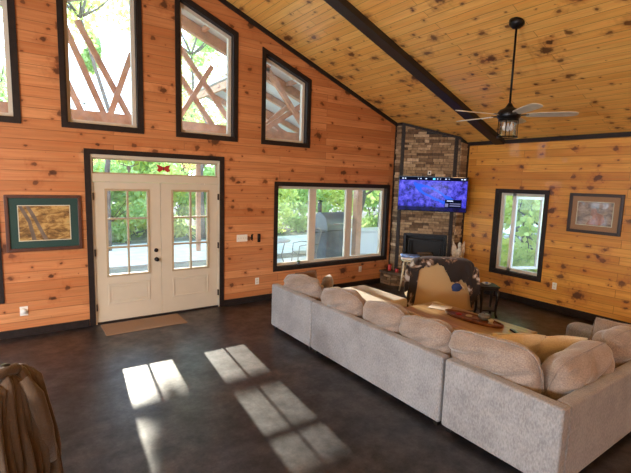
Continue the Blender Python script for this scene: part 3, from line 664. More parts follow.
# ------------------------------------------------------------------ sofa
def sbox(m, *a): m.box(*a)
BK = .11                                                   # back thickness
def section(label, x0, x1, y0, y1, back=(), arm=(), seats=None, h=.66, seat_h=.45, mat='sofa_fabric'):
    t = thing('sectional_sofa', label, 'sofa', ((x0+x1)/2, (y0+y1)/2, 0), group='pieces of the grey sectional sofa'); O = Vector(t.location)
    def B(m, a, b, c, d, e, f): m.box(a-O.x, b-O.x, c-O.y, d-O.y, e, f)
    sx0, sx1, sy0, sy1 = x0, x1, y0, y1
    for s in back:
        m = MB()
        if s == 'W': B(m, x0, x0+BK, y0, y1, .05, h); sx0 = x0+BK+.002
        if s == 'S': B(m, (x0+BK+.002 if 'W' in back else x0), x1, y0, y0+BK, .05, h); sy0 = y0+BK+.002
        m.build('backrest', mat, t, bevel=.022, seg=3)
    for s in arm:
        m = MB()
        if s == 'E': B(m, x1-.24, x1, sy0, y1, .05, .62); sx1 = x1-.242
        m.build('armrest', mat, t, bevel=.07, seg=4)
    m = MB(); B(m, sx0, sx1, sy0, sy1, .05, .27); m.build('seat_base', mat, t, bevel=.012)
    for (a, b, c, d) in (seats or [(sx0, sx1, sy0, sy1)]):
        m = MB(); B(m, a+.004, b+.012, c+.004, d-.004, .272, seat_h); m.build('seat_cushion', 'sofa_fabric_lit' if seat_h > .44 and b > 3.5 and c > -2.6 else mat, t, bevel=.04, seg=4)
    for lx in (x0+.06, x1-.06):
        for ly in (y0+.06, y1-.06): m = MB(); B(m, lx-.025, lx+.025, ly-.025, ly+.025, 0, .049); m.build('foot', 'black_wood', t)
    return t
section('grey upholstered chaise end of the sectional, nearest the window wall', 2.11, 3.88, -2.375, -1.36, back=('W',))
section('long armless middle piece of the grey sectional sofa', 2.11, 3.08, -4.40, -2.39, back=('W',), seats=[(2.222, 3.08, -3.395, -2.39), (2.222, 3.08, -4.40, -3.405)])
section('corner and short side of the grey sectional, nearest the viewer', 2.11, 4.50, -5.41, -4.425, back=('W', 'S'), arm=('E',), seats=[(2.222, 3.24, -5.298, -4.425), (3.25, 4.25, -5.298, -4.425)])

def pillow(name, label, w, h, th, loc, M, mat, group=None, plump=.75, wr=.012, seed=0, cat='cushion', rnd=.12):
    """soft cushion: local x = width, z = height, y = thickness; origin at the bottom centre"""
    rg = random.Random(seed); nu, nv = 30, 22; vs = []; fs = []
    wv = [(rg.uniform(-1, 1), rg.uniform(3, 9), rg.uniform(3, 9), rg.uniform(0, 6)) for _ in range(7)]
    idx = {}
    for sgn in (1, -1):
        for i in range(nu+1):
            for j in range(nv+1):
                u = -1+2*i/nu; v = -1+2*j/nv
                if sgn == -1 and (i in (0, nu) or j in (0, nv)): idx[(sgn, i, j)] = idx[(1, i, j)]; continue
                e = (max(0, 1-abs(u)**3.2)*max(0, 1-abs(v)**3.2))**plump
                rr = sum(a*math.sin(p*u+q*v*1.6+f+2*math.sin(2.3*v+p)) for a, p, q, f in wv)/3.2
                edge = 1-(1-abs(u))*(1-abs(v))
                y = sgn*th/2*e*(1+.10*math.sin(2*u+seed))+sgn*wr*rr*e**.4
                px = u*math.sqrt(1-rnd*abs(v)**3)*w/2*(1-.04*(1-v*v)); pz = v*math.sqrt(1-rnd*abs(u)**3)*h/2*(1-.03*(1-u*u))+.008*math.sin(3*u+seed)*(v > 0)
                
                idx[(sgn, i, j)] = len(vs); vs.append(Vector((px, y, pz+h/2)))
        for i in range(nu):
            for j in range(nv):
                q = [idx[(sgn, i, j)], idx[(sgn, i+1, j)], idx[(sgn, i+1, j+1)], idx[(sgn, i, j+1)]]
                fs.append(q if sgn < 0 else q[::-1])
    mb = MB(); mb.add(vs, fs, True); o = mb.build(name, mat, sub=1); o.matrix_world = Matrix.Translation(loc) @ M
    tag(o, label, cat, group)
    m2 = MB(); ptsp = [vs[idx[(1, i, 0)]] for i in range(nu+1)]+[vs[idx[(1, nu, j)]] for j in range(1, nv+1)]+[vs[idx[(1, i, nv)]] for i in range(nu-1, -1, -1)]+[vs[idx[(1, 0, j)]] for j in range(nv-1, 0, -1)]
    m2.tube([p for p in ptsp]+[ptsp[0]], .0055, 6); m2.build('piping', mat, o)
    return o
def rot(z, lean=0, roll=0): return Matrix.Rotation(R(z), 4, 'Z') @ Matrix.Rotation(R(lean), 4, 'X') @ Matrix.Rotation(R(roll), 4, 'Y')
GB = 'loose back cushions of the sectional sofa'
for k, (yc, w, h, x, lean, roll, lab) in enumerate((
    (-1.83, .94, .41, 2.42, 14, 4, 'grey back cushion at the chaise end, farthest from the viewer'),
    (-2.74, .84, .44, 2.42, 19, 5, 'second grey back cushion from the window wall'),
    (-3.46, .68, .45, 2.42, 15, 4, 'third grey back cushion, narrow, in the middle of the sofa'),
    (-4.06, .68, .46, 2.42, 19, 6, 'fourth grey back cushion, just before the gap in the sofa back'),
    (-4.75, .86, .50, 2.42, 17, 5, 'large grey back cushion nearest the sofa corner on the long side'))):
    pillow('back_cushion', lab, w, h, .30, (x, yc, .452), rot(90, -lean, roll), 'cushion_fabric', GB, .55, .034, k+1, rnd=.36)
for k, (xc, w, h, y, lean, roll, lab) in enumerate((
    (2.86, .92, .44, -5.10, 17, 2, 'brown-grey back cushion with white sunlight on top, right of the sofa corner'),
    (3.72, .82, .44, -5.10, 15, -2, 'back cushion on the short side of the sofa at the right edge'))):
    pillow('back_cushion', lab, w, h, .34, (xc, y, .452), rot(180, -lean, roll), 'cushion_fabric', GB, .55, .034, k+11, rnd=.36)
pillow('throw_pillow', 'cream throw pillow on the sofa corner, front of the two', .50, .37, .15, (3.36, -4.74, .452), rot(138, -26, 4), 'cream_fabric', None, .8, .006, 21)
pillow('throw_pillow', 'cream throw pillow on the sofa corner, nearer the table', .50, .37, .15, (3.14, -4.48, .452), rot(132, -30, 5), 'cream_fabric', None, .8, .006, 22)
pillow('throw_pillow', 'grey throw pillow lying behind the cream pillows by the table', .48, .40, .16, (2.95, -4.22, .455), rot(120, -52, 0), 'cushion_fabric', None, .8, .006, 23)
pillow('throw_pillow', 'pale edged pillow leaning on the sofa arm at the right edge', .50, .38, .16, (4.16, -4.98, .452), rot(-80, -38, 0), 'cushion_fabric', None, .8, .006, 24)
pillow('throw_pillow', 'dark brown throw pillow at the chaise corner under the window', .44, .36, .15, (2.66, -1.50, .452), rot(8, -14, 3), 'brown_fabric', None, .8, .006, 25)
pillow('throw_pillow', 'tan throw pillow beside the dark brown one on the chaise', .42, .34, .15, (2.80, -1.72, .452), rot(60, 14, 12), 'cushion_fabric', None, .8, .006, 26)

# ------------------------------------------------------------------ coffee table and things on it
t = thing('coffee_table', 'low pine coffee table in front of the sofa', 'table', (3.78, -3.42, 0))
m = MB(); m.box(-.38, .38, -.76, .76, .405, .45); m.build('tabletop', 'table_pine', t, bevel=.008)
m = MB(); m.box(-.33, .33, -.70, .70, .32, .404); m.build('apron', 'table_pine', t, bevel=.004)
for sx in (-1, 1):
    for sy in (-1, 1): m = MB(); m.box(sx*.31-.035, sx*.31+.035, sy*.68-.035, sy*.68+.035, 0, .319); m.build('leg', 'table_pine', t, bevel=.004)
t = thing('wooden_tray', 'long oval dark wooden tray with small items on the pine table', 'tray', (3.86, -3.50, .451), R(4))
m = MB(); el = lambda rx, ry: [(rx*math.cos(2*math.pi*k/36), ry*math.sin(2*math.pi*k/36)) for k in range(36)]
m.prism(el(.135, .39), 0, .022); m.build('base', 'tray_wood', t)
m = MB(); a, b = el(.14, .40), el(.122, .375); vs = []
for z in (.01, .040): vs += [(x, y, z) for x, y in a]+[(x, y, z) for x, y in b]
fs = []
for i in range(36):
    j = (i+1)%36; fs += [(i, j, 72+j, 72+i), (36+j, 36+i, 108+i, 108+j), (72+i, 72+j, 108+j, 108+i), (i, 36+i, 36+j, j)]
m.add(vs, fs, True); m.build('rim', 'tray_wood', t)
for k, (x, y, nm, mt, r, lab) in enumerate(((-.02, .20, 'coaster', 'red_thing', .042, 'small reddish coaster on the tray, far end'), (.03, .08, 'coaster', 'cream_wood', .042, 'pale coaster in the middle of the tray'), (-.03, -.04, 'coaster', 'tray_wood', .042, 'dark brown coaster on the tray, near the bowl'), (.0, -.25, 'candle_holder', 'statue', .035, 'small pale candle holder at the near end of the tray'))):
    p = t.matrix_basis @ Vector((x, y, .023)); q = thing(nm, lab, nm.replace('_', ' '), (3.86+x, -3.50+y, .4735))
    m = MB(); m.lathe([(r*.9, 0), (r, .004), (r, .010), (r*.9, .012)] if nm == 'coaster' else [(r, 0), (r*.6, .02), (r, .045), (r*.9, .05)]); m.build('disc' if nm == 'coaster' else 'cup', mt, q)
q = thing('grey_bowl', 'round grey-blue bowl on the tray', 'bowl', (3.92, -3.62, .4735)); m = MB(); m.lathe([(.03, 0), (.06, .015), (.075, .045), (.07, .07), (.045, .082), (.0001, .084)]); m.build('bowl_body', 'grey_ceramic', q); m = MB(); m.ball((0, 0, .088), .012, 6); m.build('lid_knob', 'grey_ceramic', q)
t = thing('magazine', 'white magazine lying at the left end of the pine table', 'magazine', (3.93, -2.93, .451), R(25))
m = MB(); m.box(-.11, .11, -.14, .14, 0, .006); m.build('pages', 'paper', t); m = MB(); m.box(-.112, .112, -.142, .142, .0062, .008); m.build('cover', 'paper', t)
t = thing('remote_control', 'black remote control at the near end of the pine table', 'remote', (3.88, -4.06, .451), R(60)); m = MB(); m.box(-.09, .09, -.022, .022, 0, .02); m.build('body', 'black_metal', t, bevel=.006)
m = MB()
for i in range(5):
    for j in range(2): m.box(-.07+.028*i, -.055+.028*i, -.012+.016*j, -.002+.016*j, .0202, .022)
m.build('button_pad', 'grey_ceramic', t)

# ------------------------------------------------------------------ armchair (seen from behind)
ch = thing('armchair', 'wide tan upholstered armchair seen from behind, facing the fireplace', 'armchair', (4.94, -2.02, 0), R(-37))
def softbox(m, x0, x1, y0, y1, z0, z1): m.box(x0, x1, y0, y1, z0, z1)
# back: arched slab (local y negative = toward viewer)
def arch(w0, w1, h, z0, n=18):
    P = [(-w0, z0)]
    for k in range(n+1):
        a = math.pi-math.pi*k/n; c, s = math.cos(a), math.sin(a); px = w1*math.copysign(abs(c)**.45, c); pz = h-.16+.16*abs(s)**.6; P.append((px, pz))
    P.append((w0, z0)); return P
m = MB(); P = arch(.52, .49, .97, .16); n_ = len(P); m.add([(x, y+(-.0 if y < -.3 else 0), z) for y in (-.46, -.26) for x, z in P], [tuple(range(n_)), tuple(range(2*n_-1, n_-1, -1))]+[(i, (i+1)%n_, n_+(i+1)%n_, n_+i) for i in range(n_)])
m.build('backrest', 'tan_fabric', ch, bevel=.04, seg=3)
m = MB(); m.box(-.30, .30, -.255, .40, .15, .33); m.build('seat_base', 'tan_fabric', ch, bevel=.02)
m = MB(); m.box(-.295, .295, -.25, .43, .335, .48); m.build('seat_cushion', 'tan_fabric', ch, bevel=.045, seg=4)
for s in (-1, 1): m = MB(); m.box(min(s*.31, s*.45), max(s*.31, s*.45), -.255, .41, .15, .62); m.build('armrest', 'tan_fabric', ch, bevel=.05, seg=4)
for sx in (-1, 1):
    for sy in (-.40, .34): m = MB(); m.tube([(sx*.39, sy, .16), (sx*.40, sy, 0)], [.028, .018], 10); m.build('leg', 'black_wood', ch)
# cowhide throw over the chair
def throw():
    rg = random.Random(5); NU, NV = 64, 46; vs = []; fs = []
    W = .58
    top = lambda u: .96-.16*(1-max(0, 1-min(1, abs(u)/.46)**(1/.45))**.5*0) if False else (.96-.16+.16*max(0, (1-min(1, abs(u)/.49)**(2/.45)))**.3 if abs(u) < .49 else .81)
    def hang(u):
        t_ = (u+W)/(2*W)
        K = [(0, .76), (.08, .76), (.10, .76), (.13, .60), (.155, .18), (.20, .12), (.30, .11), (.40, .06), (.46, .08), (.52, .17), (.58, .32), (.66, .38), (.72, .30), (.79, .36), (.84, .48), (.87, .70), (.91, .72), (.93, .40), (1, .38)]
        for (a, x), (b, y) in zip(K, K[1:]):
            if a <= t_ <= b: return x+(y-x)*(t_-a)/(b-a)+.013*math.sin(u*70)+.008*math.sin(u*131)
        return .3
    for i in range(NU+1):
        u = -W+2*W*i/NU; tp = top(u)+.018; Lr = hang(u); fr = .45
        out = max(0, abs(u)-.49)
        for j in range(NV+1):
            v = j/NV; sl = -fr+(fr+.22+Lr)*v       # path: front (sl<0), over the top 0...22, back
            wob = .010*math.sin(9*u+11*v)+.007*math.sin(23*u-7*v)
            if sl < 0: y = -.245+abs(wob); z = tp+sl
            elif sl < .22: a = math.pi*sl/.22; y = -.36+.115*math.cos(a); z = tp+.025*math.sin(a)
            else: y = -.475-abs(wob)-.012; z = tp-(sl-.22)
            x = u+.015*math.sin(6*v+u*5)
            if out > 0: x = math.copysign(.52+.35*out+.012*math.sin(8*v)+.05*max(0, .8-z), u); 
            vs.append((x, y, max(z, .03)))
    for i in range(NU):
        for j in range(NV): a = i*(NV+1)+j; fs.append((a, a+1, a+NV+2, a+NV+1))
    mb = MB(); mb.add(vs, fs, True); o = mb.build('cowhide_throw', 'cowhide'); sm = o.modifiers.new('s', 'SOLIDIFY'); sm.thickness = .008; sm.offset = 0
    o.location = ch.location; o.rotation_euler = ch.rotation_euler
    return tag(o, 'dark brown and white cowhide throw draped over the armchair back', 'throw')
throw()
cr = Matrix.Translation(ch.location) @ Matrix.Rotation(R(-37), 4, 'Z')
p = cr @ Vector((.20, -.515, .52)); t = thing('blue_cap', 'dark blue cap hanging on the throw at the armchair back', 'cap', p, R(-37))
m = MB(); m.ball((0, -.005, .04), .085, 10, (1, .25, .75)); m.build('crown', 'blue_cloth', t); m = MB(); m.ball((-.01, -.012, -.01), .06, 8, (1.1, .18, .35)); m.build('brim', 'blue_cloth', t)
m = MB(); m.tube([(.05, -.028, .09), (.09, -.028, .05), (.12, -.025, .01)], .009, 8); m.build('strap', 'cream_wood', t)

# ------------------------------------------------------------------ black side table
t = thing('side_table', 'small black side table with curved legs and low shelf by the right wall', 'side table', (5.52, -2.62, 0), R(-37))
m = MB(); m.box(-.155, .155, -.155, .155, .50, .53); m.build('tabletop', 'black_wood', t, bevel=.008); m = MB(); m.box(-.135, .135, -.135, .135, .455, .499); m.build('apron', 'black_wood', t)
for sx in (-1, 1):
    for sy in (-1, 1): m = MB(); m.tube([(sx*.12, sy*.12, .46), (sx*.135, sy*.135, .36), (sx*.12, sy*.12, .18), (sx*.12, sy*.12, .06), (sx*.135, sy*.135, 0)], [.028, .028, .02, .018, .024], 10); m.build('leg', 'black_wood', t)
m = MB(); m.box(-.11, .11, -.11, .11, .10, .12); m.build('lower_shelf', 'black_wood', t)
t = thing('white_dish', 'small blue and white dish on the black side table', 'dish', (5.50, -2.61, .531)); m = MB(); m.lathe([(.03, 0), (.045, .01), (.075, .028), (.07, .03), (.03, .014), (.0001, .012)]); m.build('dish_body', 'paper', t); m = MB(); m.ball((.01, 0, .026), .025, 8, (1, 1, .6)); m.build('trinket', 'blue_print', t)
# plant bit on the window sill
t = thing('sill_plant', 'tiny green potted plant on the sill of the three-part window', 'plant', (3.47, .03, .581)); m = MB(); m.lathe([(.02, 0), (.028, .04), (.028, .045)]); m.build('pot', 'grey_ceramic', t)
m = MB()
for k in range(9): a = k*.7; m.ball((.02*math.cos(a), .015*math.sin(a), .055+.006*(k%3)), .016, 5, (1, .7, .6))
m.build('foliage', 'green_plant', t)

# ------------------------------------------------------------------ ceiling fan
fx, fy = 4.10, -3.608; fz = ceil_z(fx)
fan = thing('ceiling_fan', 'black ceiling fan with five pale blades and a lantern light on a long rod', 'ceiling fan', (fx, fy, fz))
m = MB(); m.lathe([(.025, -.075), (.045, -.07), (.085, -.03), (.088, .03), (.0001, .031)], n=28); m.build('canopy', 'black_metal', fan)
m = MB(); m.tube([(0, 0, -.06), (0, 0, -.97)], .013, 12); m.build('downrod', 'black_metal', fan)
hz = -1.06
m = MB(); m.lathe([(.018, hz+.13), (.035, hz+.10), (.055, hz+.07), (.11, hz+.045), (.135, hz+.01), (.135, hz-.04), (.115, hz-.06), (.10, hz-.07)], n=32); m.build('motor_housing', 'black_metal', fan)
for k in range(5):
    a = R(-54+72*k); Mx = Matrix.Rotation(a, 4, 'Z'); m = MB()
    m.beam(Mx @ Vector((.11, 0, hz-.02)), Mx @ Vector((.22, 0, hz-.015)), .045, .012); arm_ = m
    pit = Matrix.Rotation(R(-13), 4, 'X'); P = []
    prof = [(.19, .045), (.26, .058), (.45, .066), (.62, .068), (.70, .060), (.735, .035), (.745, .0)]
    out = [(x, w) for x, w in prof]+[(x, -w) for x, w in prof[-2::-1]]
    bl = MB(); n2 = len(out); vs = []
    for z in (-.004, .004):
        for x, w in out: vs.append(Mx @ (Vector((0, 0, hz-.015)) + pit @ Vector((x, w, z))))
    bl.add(vs, [tuple(range(n2)), tuple(range(2*n2-1, n2-1, -1))]+[(i, (i+1)%n2, n2+(i+1)%n2, n2+i) for i in range(n2)])
    b = bl.build('blade', 'fan_blade', fan); arm_.build('blade_bracket', 'black_metal', b)
lt = hz-.07
m = MB(); m.lathe([(.115, lt-.012), (.12, lt), (.06, lt+.005)], n=28); m.lathe([(.105, lt-.215), (.12, lt-.215), (.122, lt-.20), (.108, lt-.20), (.105, lt-.215)], n=28, cap=False)
for k in range(4): a = R(20+90*k); m.tube([(.112*math.cos(a), .112*math.sin(a), lt), (.112*math.cos(a), .112*math.sin(a), lt-.21)], .005, 8)
lg = m.build('lantern_cage', 'black_metal', fan)
m = MB(); m.lathe([(.098, lt-.205), (.098, lt-.012)], n=28, cap=False); m.build('lantern_glass', 'glass', lg, fix=False)
for k in range(3):
    a = R(30+120*k); m = MB(); m.lathe([(.006, lt-.03), (.010, lt-.05), (.022, lt-.09), (.020, lt-.12), (.0001, lt-.135)], (.045*math.cos(a), .045*math.sin(a), 0), 12); m.build('light_bulb', 'paper', lg)

# ------------------------------------------------------------------ chair with coat at lower left
cc = thing('dining_chair', 'black high-backed chair with dark green seat at the lower left edge', 'chair', (-1.325, -4.02, 0), R(-55))
HW = .30
for sy in (-1, 1):
    m = MB(); m.tube([(.25, sy*HW, 0), (.205, sy*HW, .46), (.225, sy*HW, 1.10)], [.017, .02, .019], 10); m.lathe([(.0001, 1.09), (.024, 1.095), (.026, 1.14), (.022, 1.165), (.0001, 1.168)], (.225, sy*HW, 0), 12); m.build('rear_leg', 'black_wood', cc)
    m = MB(); m.tube([(-.20, sy*HW, 0), (-.20, sy*HW, .45)], .02, 10); m.build('front_leg', 'black_wood', cc)
m = MB(); m.box(.195, .235, -HW+.02, HW-.02, .56, 1.07); m.build('backrest', 'black_wood', cc, bevel=.012)
m = MB(); m.box(-.23, .19, -HW, HW, .42, .46); m.build('seat_frame', 'black_wood', cc); m = MB(); m.box(-.22, .18, -HW+.01, HW-.01, .461, .53); m.build('seat_cushion', 'dark_green', cc, bevel=.025, seg=3)
for sy in (-1, 1): m = MB(); m.tube([(-.2, sy*HW, .2), (.23, sy*HW, .2)], .011, 8); m.build('stretcher', 'black_wood', cc)
def coat():
    NU, NV = 64, 44; vs = []; fs = []
    for i in range(NU+1):
        u = i/NU; off = u-.5
        for j in range(NV+1):
            v = j/NV; Lf = .30; Lb = .66+.05*math.sin(u*6)+.012*math.sin(u*37); tot = Lf+.09+Lb; s = v*tot-Lf; 
            fold = .030*math.sin(u*17+v*2.5)+.014*math.sin(u*39-v*4)+.007*math.sin(u*71+v*6)
            q = max(0, (s-.09)/Lb); spread = .74+.42*q**.7
            if s < 0: x = .165-.01*fold; z = 1.10+s
            elif s < .09: a = math.pi*s/.09; x = .222-.062*math.cos(a); z = 1.10+.035*math.sin(a)+.5*fold
            else: x = .288+.045*math.sin(q*2.2)+abs(fold)*(.25+q)*1.2; z = 1.10-(s-.09)
            y = .30+off*.36*spread-.02*q+.012*math.sin(9*v)
            vs.append((x, y, z-.02-.10*max(0, -off)**1.2*(1 if s > 0 else .6)))
    for i in range(NU):
        for j in range(NV): a = i*(NV+1)+j; fs.append((a, a+NV+1, a+NV+2, a+1))
    mb = MB(); mb.add(vs, fs, True); o = mb.build('brown_coat', 'brown_jacket'); sm = o.modifiers.new('s', 'SOLIDIFY'); sm.thickness = .012; sm.offset = 0
    o.location = cc.location; o.rotation_euler = cc.rotation_euler
    tag(o, 'brown coat draped over the back of the black chair', 'coat')
    m = MB(); m.tube([(.29, .34, 1.08), (.335, .37, .98), (.355, .40, .80), (.36, .42, .60)], [.03, .042, .038, .032], 12); m.build('sleeve', 'brown_jacket', o)
    m = MB(); m.tube([(.225, .18, 1.11), (.245, .25, 1.135), (.24, .34, 1.13), (.225, .39, 1.10)], [.018, .03, .03, .016], 12); m.build('collar', 'brown_jacket', o)
coat()

# ------------------------------------------------------------------ outdoors
m = MB(); m.box(-8, 14, WT, 3.6, -.25, -.04); tag(m.build('patio', 'concrete_out'), 'pale concrete patio outside the doors', None, kind='structure')
m = MB(); m.box(-45, 50, 3.6, 60, -.6, -.12); m.box(XE+.2, 50, -30, 3.6, -.6, -.26) ;  m.box(-45, 50, -45, -13.2, -.6, -.26)
tag(m.build('ground', 'soil'), 'leaf-covered ground around the house', None, kind='structure')
m = MB(); m.box(-45, XL-.2, -30, 3.6, -.6, -.26); tag(m.build('bounce_terrace', 'bounce_concrete'), 'unseen pale terrace added beside the house to bounce light indoors', None, kind='structure')  # pale ground added to bounce sunlight through the left windows
m = MB(); m.box(-30, 40, 4.6, 8.2, -.119, -.09); tag(m.build('driveway', 'concrete_out'), 'sunlit gravel drive beyond the patio', None, kind='structure')
YE = 2.2
m = MB()
for xa, xb in ((XR, 9.3), (-7.4, XR)):
    za, zb = ceil_z(xa)+.42, ceil_z(xb)+.42
    m.hexa([(xa, .26, za), (xb, .26, zb), (xb, YE+.15, zb), (xa, YE+.15, za)], [(xa, .26, za+.05), (xb, .26, zb+.05), (xb, YE+.15, zb+.05), (xa, YE+.15, za+.05)])
xa, xb = 3.65, 9.3; za, zb = ceil_z(xa)+.42, ceil_z(xb)+.42; m.hexa([(xa, YE+.15, za), (xb, YE+.15, zb), (xb, 6.2, zb), (xa, 6.2, za)], [(xa, YE+.15, za+.05), (xb, YE+.15, zb+.05), (xb, 6.2, zb+.05), (xa, 6.2, za+.05)])
tag(m.build('porch_roof', 'metal_roof'), 'white metal underside of the porch roof', None, kind='structure')
tt = thing('timber_truss', 'orange-brown timber porch truss seen through the upper windows', 'truss', (XR, YE, 2.9)); TO = Vector(tt.location)
def tb(name, p, q, w=.14, h=.14, y=YE): m = MB(); m.beam(Vector((p[0], y, p[1]))-TO, Vector((q[0], y, q[1]))-TO, w, h, Vector((0, 1, 0))); return m.build(name, 'timber', tt)
tb('bottom_chord', (-7.0, 2.95), (8.9, 2.95), .66, .14)
tb('top_chord', (XR, ceil_z(XR)+.30), (8.9, ceil_z(8.9)+.30), .2, .12); tb('top_chord', (XR, ceil_z(XR)+.30), (-7.0, ceil_z(-7.0)+.30), .2, .12)
for p, q in (((0.16, 4.81), (1.01, 3.2)), ((-0.05, 4.72), (0.57, 3.2)), ((-0.3, 4.4), (0.2, 3.2)), ((1.03, 4.4), (0.62, 3.2)), ((1.49, 4.76), (2.68, 3.2)), ((1.95, 4.72), (3.14, 3.25)), ((2.59, 4.44), (1.85, 3.25)), ((2.95, 4.4), (4.42, 3.2)), ((4.42, 3.85), (3.64, 3.2)), ((3.5, 4.21), (3.05, 3.2)), ((-0.99, 4.3), (-1.81, 3.2)), ((-0.99, 3.2), (-1.81, 4.12))):
    tb('web', p, q, .10, .07, YE+(.04 if q[0] > p[0] else -.04))
t2 = thing('timber_truss', 'nearer timber porch truss close to the gable wall, right side', 'truss', (4.5, 1.5, 2.9))
for nm, p, q in (('top_chord', (2.6, ceil_z(2.6)+.30), (8.9, ceil_z(8.9)+.30)), ('web', (3.5, 4.45), (4.6, 3.2)), ('web', (4.75, 4.0), (3.5, 3.2)), ('web', (3.1, 3.2), (3.55, 4.5))):
    m = MB(); dy = .0 if q[0] > p[0] else .09; m.beam((p[0]-4.5, dy, p[1]-2.9), (q[0]-4.5, dy, q[1]-2.9), .10, .08, Vector((0, 1, 0))); m.build(nm, 'timber', t2)
m = MB(); 
for x in (2.4, 3.4, 4.4, 5.4, 6.4, 7.4): m.box(x-.035, x+.035, .3, YE, ceil_z(x)+.33, ceil_z(x)+.415)
tag(m.build('roof_purlins', 'timber'), 'timber purlins under the porch roof', None, kind='structure')
for x in (-6.8, -2.6, 6.75): 
    m = MB(); m.box(x-.09, x+.09, YE-.09, YE+.09, -.04, 2.61); tag(m.build('porch_post', 'timber', bevel=.01), {6.75: 'timber porch post seen through the three-part window', -2.6: 'timber porch post left of the doors', -6.8: 'timber porch post at the far left of the porch'}[x], 'post')
m = MB()
for y in (3.3, 4.4, 5.5): m.beam((3.66, y, ceil_z(3.66)+.33), (9.2, y, ceil_z(9.2)+.33), .09, .14)
m.box(3.66, 3.74, YE+.2, 6.2, ceil_z(3.7)+.20, ceil_z(3.7)+.38)
for a, b in (((4.1, 4.2), (6.3, 3.3)), ((4.5, 3.3), (6.0, 4.1))): m.beam((a[0], 4.4+(.09 if b[1] > a[1] else 0), a[1]), (b[0], 4.4+(.09 if b[1] > a[1] else 0), b[1]), .10, .08, Vector((0, 1, 0)))
tag(m.build('patio_rafters', 'timber'), 'timber rafters and braces under the patio roof', None, kind='structure')
pg = thing('shade_beam', 'added timber crossbeam that casts a shadow band indoors, one post standing in for a trunk beyond the right door', 'shade_beam', (.3, 6.1, -.12))  # beam added to throw a shadow band between the floor sun patches
m = MB(); m.box(-3.5, 3.5, -.05, .05, 3.64, 3.77); m.build('crossbeam', 'timber', pg)
for x in (-3.4, 3.4): m = MB(); m.box(x-.06, x+.06, -.06, .06, 0, 3.64); m.build('post', 'timber', pg)
# grill
g = thing('barbecue_grill', 'dark barrel smoker grill with lid on the patio, seen through the middle window pane', 'grill', (5.98, 2.35, -.04), R(8))
m = MB(); m.box(-.42, .42, -.28, .28, .14, .95); m.build('cabinet', 'grill_cover', g, bevel=.04, seg=3)
m = MB(); vs = []; nn_ = 14
for x in (-.44, .44):
    for k in range(nn_+1): a = math.pi*k/nn_; vs.append((x, -.32*math.cos(a), .96+.44*math.sin(a)))
m.add(vs, [tuple(range(nn_+1)), tuple(range(2*nn_+1, nn_, -1))]+[(k, k+1, nn_+2+k, nn_+1+k) for k in range(nn_)]+[(0, nn_+1, 2*nn_+1, nn_)]); m.build('lid', 'grill_steel', g, bevel=.01)
m = MB(); m.tube([(-.3, -.36, 1.12), (.3, -.36, 1.12)], .014, 10); m.build('handle', 'chrome', g); m = MB(); m.tube([(-.34, .1, 1.28), (-.34, .1, 1.66)], .055, 14); m.lathe([(.07, 1.67), (.07, 1.70), (.0001, 1.72)], (-.34, .1, 0), 14); m.build('smokestack', 'black_metal', g)
for sx in (-1, 1):
    for sy in (-1, 1): m = MB(); m.lathe([(.03, 0), (.03, .13)], (sx*.36, sy*.22, 0), 10); m.build('leg', 'black_metal', g)
m = MB(); m.box(-.74, -.44, -.22, .22, .9, .93); m.build('side_shelf', 'black_metal', g)
t = thing('storage_chest', 'white chest on the patio seen through the right window pane', 'chest', (7.66, 2.78, -.04)); m = MB(); m.box(-.75, .75, -.3, .3, 0, .78); m.build('chest_body', 'spa_white', t, bevel=.02); m = MB(); m.box(-.77, .77, -.32, .32, .785, .84); m.build('chest_lid', 'spa_white', t, bevel=.015)
t = thing('patio_table', 'round pale patio table seen through the left window pane', 'table', (4.25, 2.55, -.04)); m = MB(); m.lathe([(.0001, .70), (.50, .70), (.51, .715), (.50, .73), (.0001, .73)], n=36); m.build('tabletop', 'spa_white', t)
for k in range(4): a = R(45+90*k); m = MB(); m.tube([(.38*math.cos(a), .38*math.sin(a), .7), (.3*math.cos(a), .3*math.sin(a), .35), (.42*math.cos(a), .42*math.sin(a), 0)], .013, 8); m.build('leg', 'patio_metal', t)
t = thing('patio_chair', 'metal patio armchair beside the round patio table outside', 'chair', (5.02, 2.15, -.04), R(75))
m = MB(); m.box(-.24, .24, -.22, .24, .40, .42); m.build('seat', 'patio_metal', t)
m = MB()
for k in range(9): x = -.22+.055*k; m.tube([(x, -.22, .42), (x, -.27, .7), (x, -.34, .98)], .006, 6)
m.tube([(-.25, -.22, .42), (-.25, -.28, .7), (-.24, -.35, .98), (0, -.37, 1.03), (.24, -.35, .98), (.25, -.28, .7), (.25, -.22, .42)], .012, 8); m.build('backrest', 'patio_metal', t)
for s in (-1, 1):
    m = MB(); m.tube([(s*.26, -.26, .64), (s*.28, 0, .66), (s*.27, .22, .62), (s*.25, .24, .42)], .012, 8); m.build('armrest', 'patio_metal', t)
    for yy in (-.22, .24): m = MB(); m.tube([(s*.24, yy, .41), (s*.26, yy*1.1, 0)], .012, 8); m.build('leg', 'patio_metal', t)

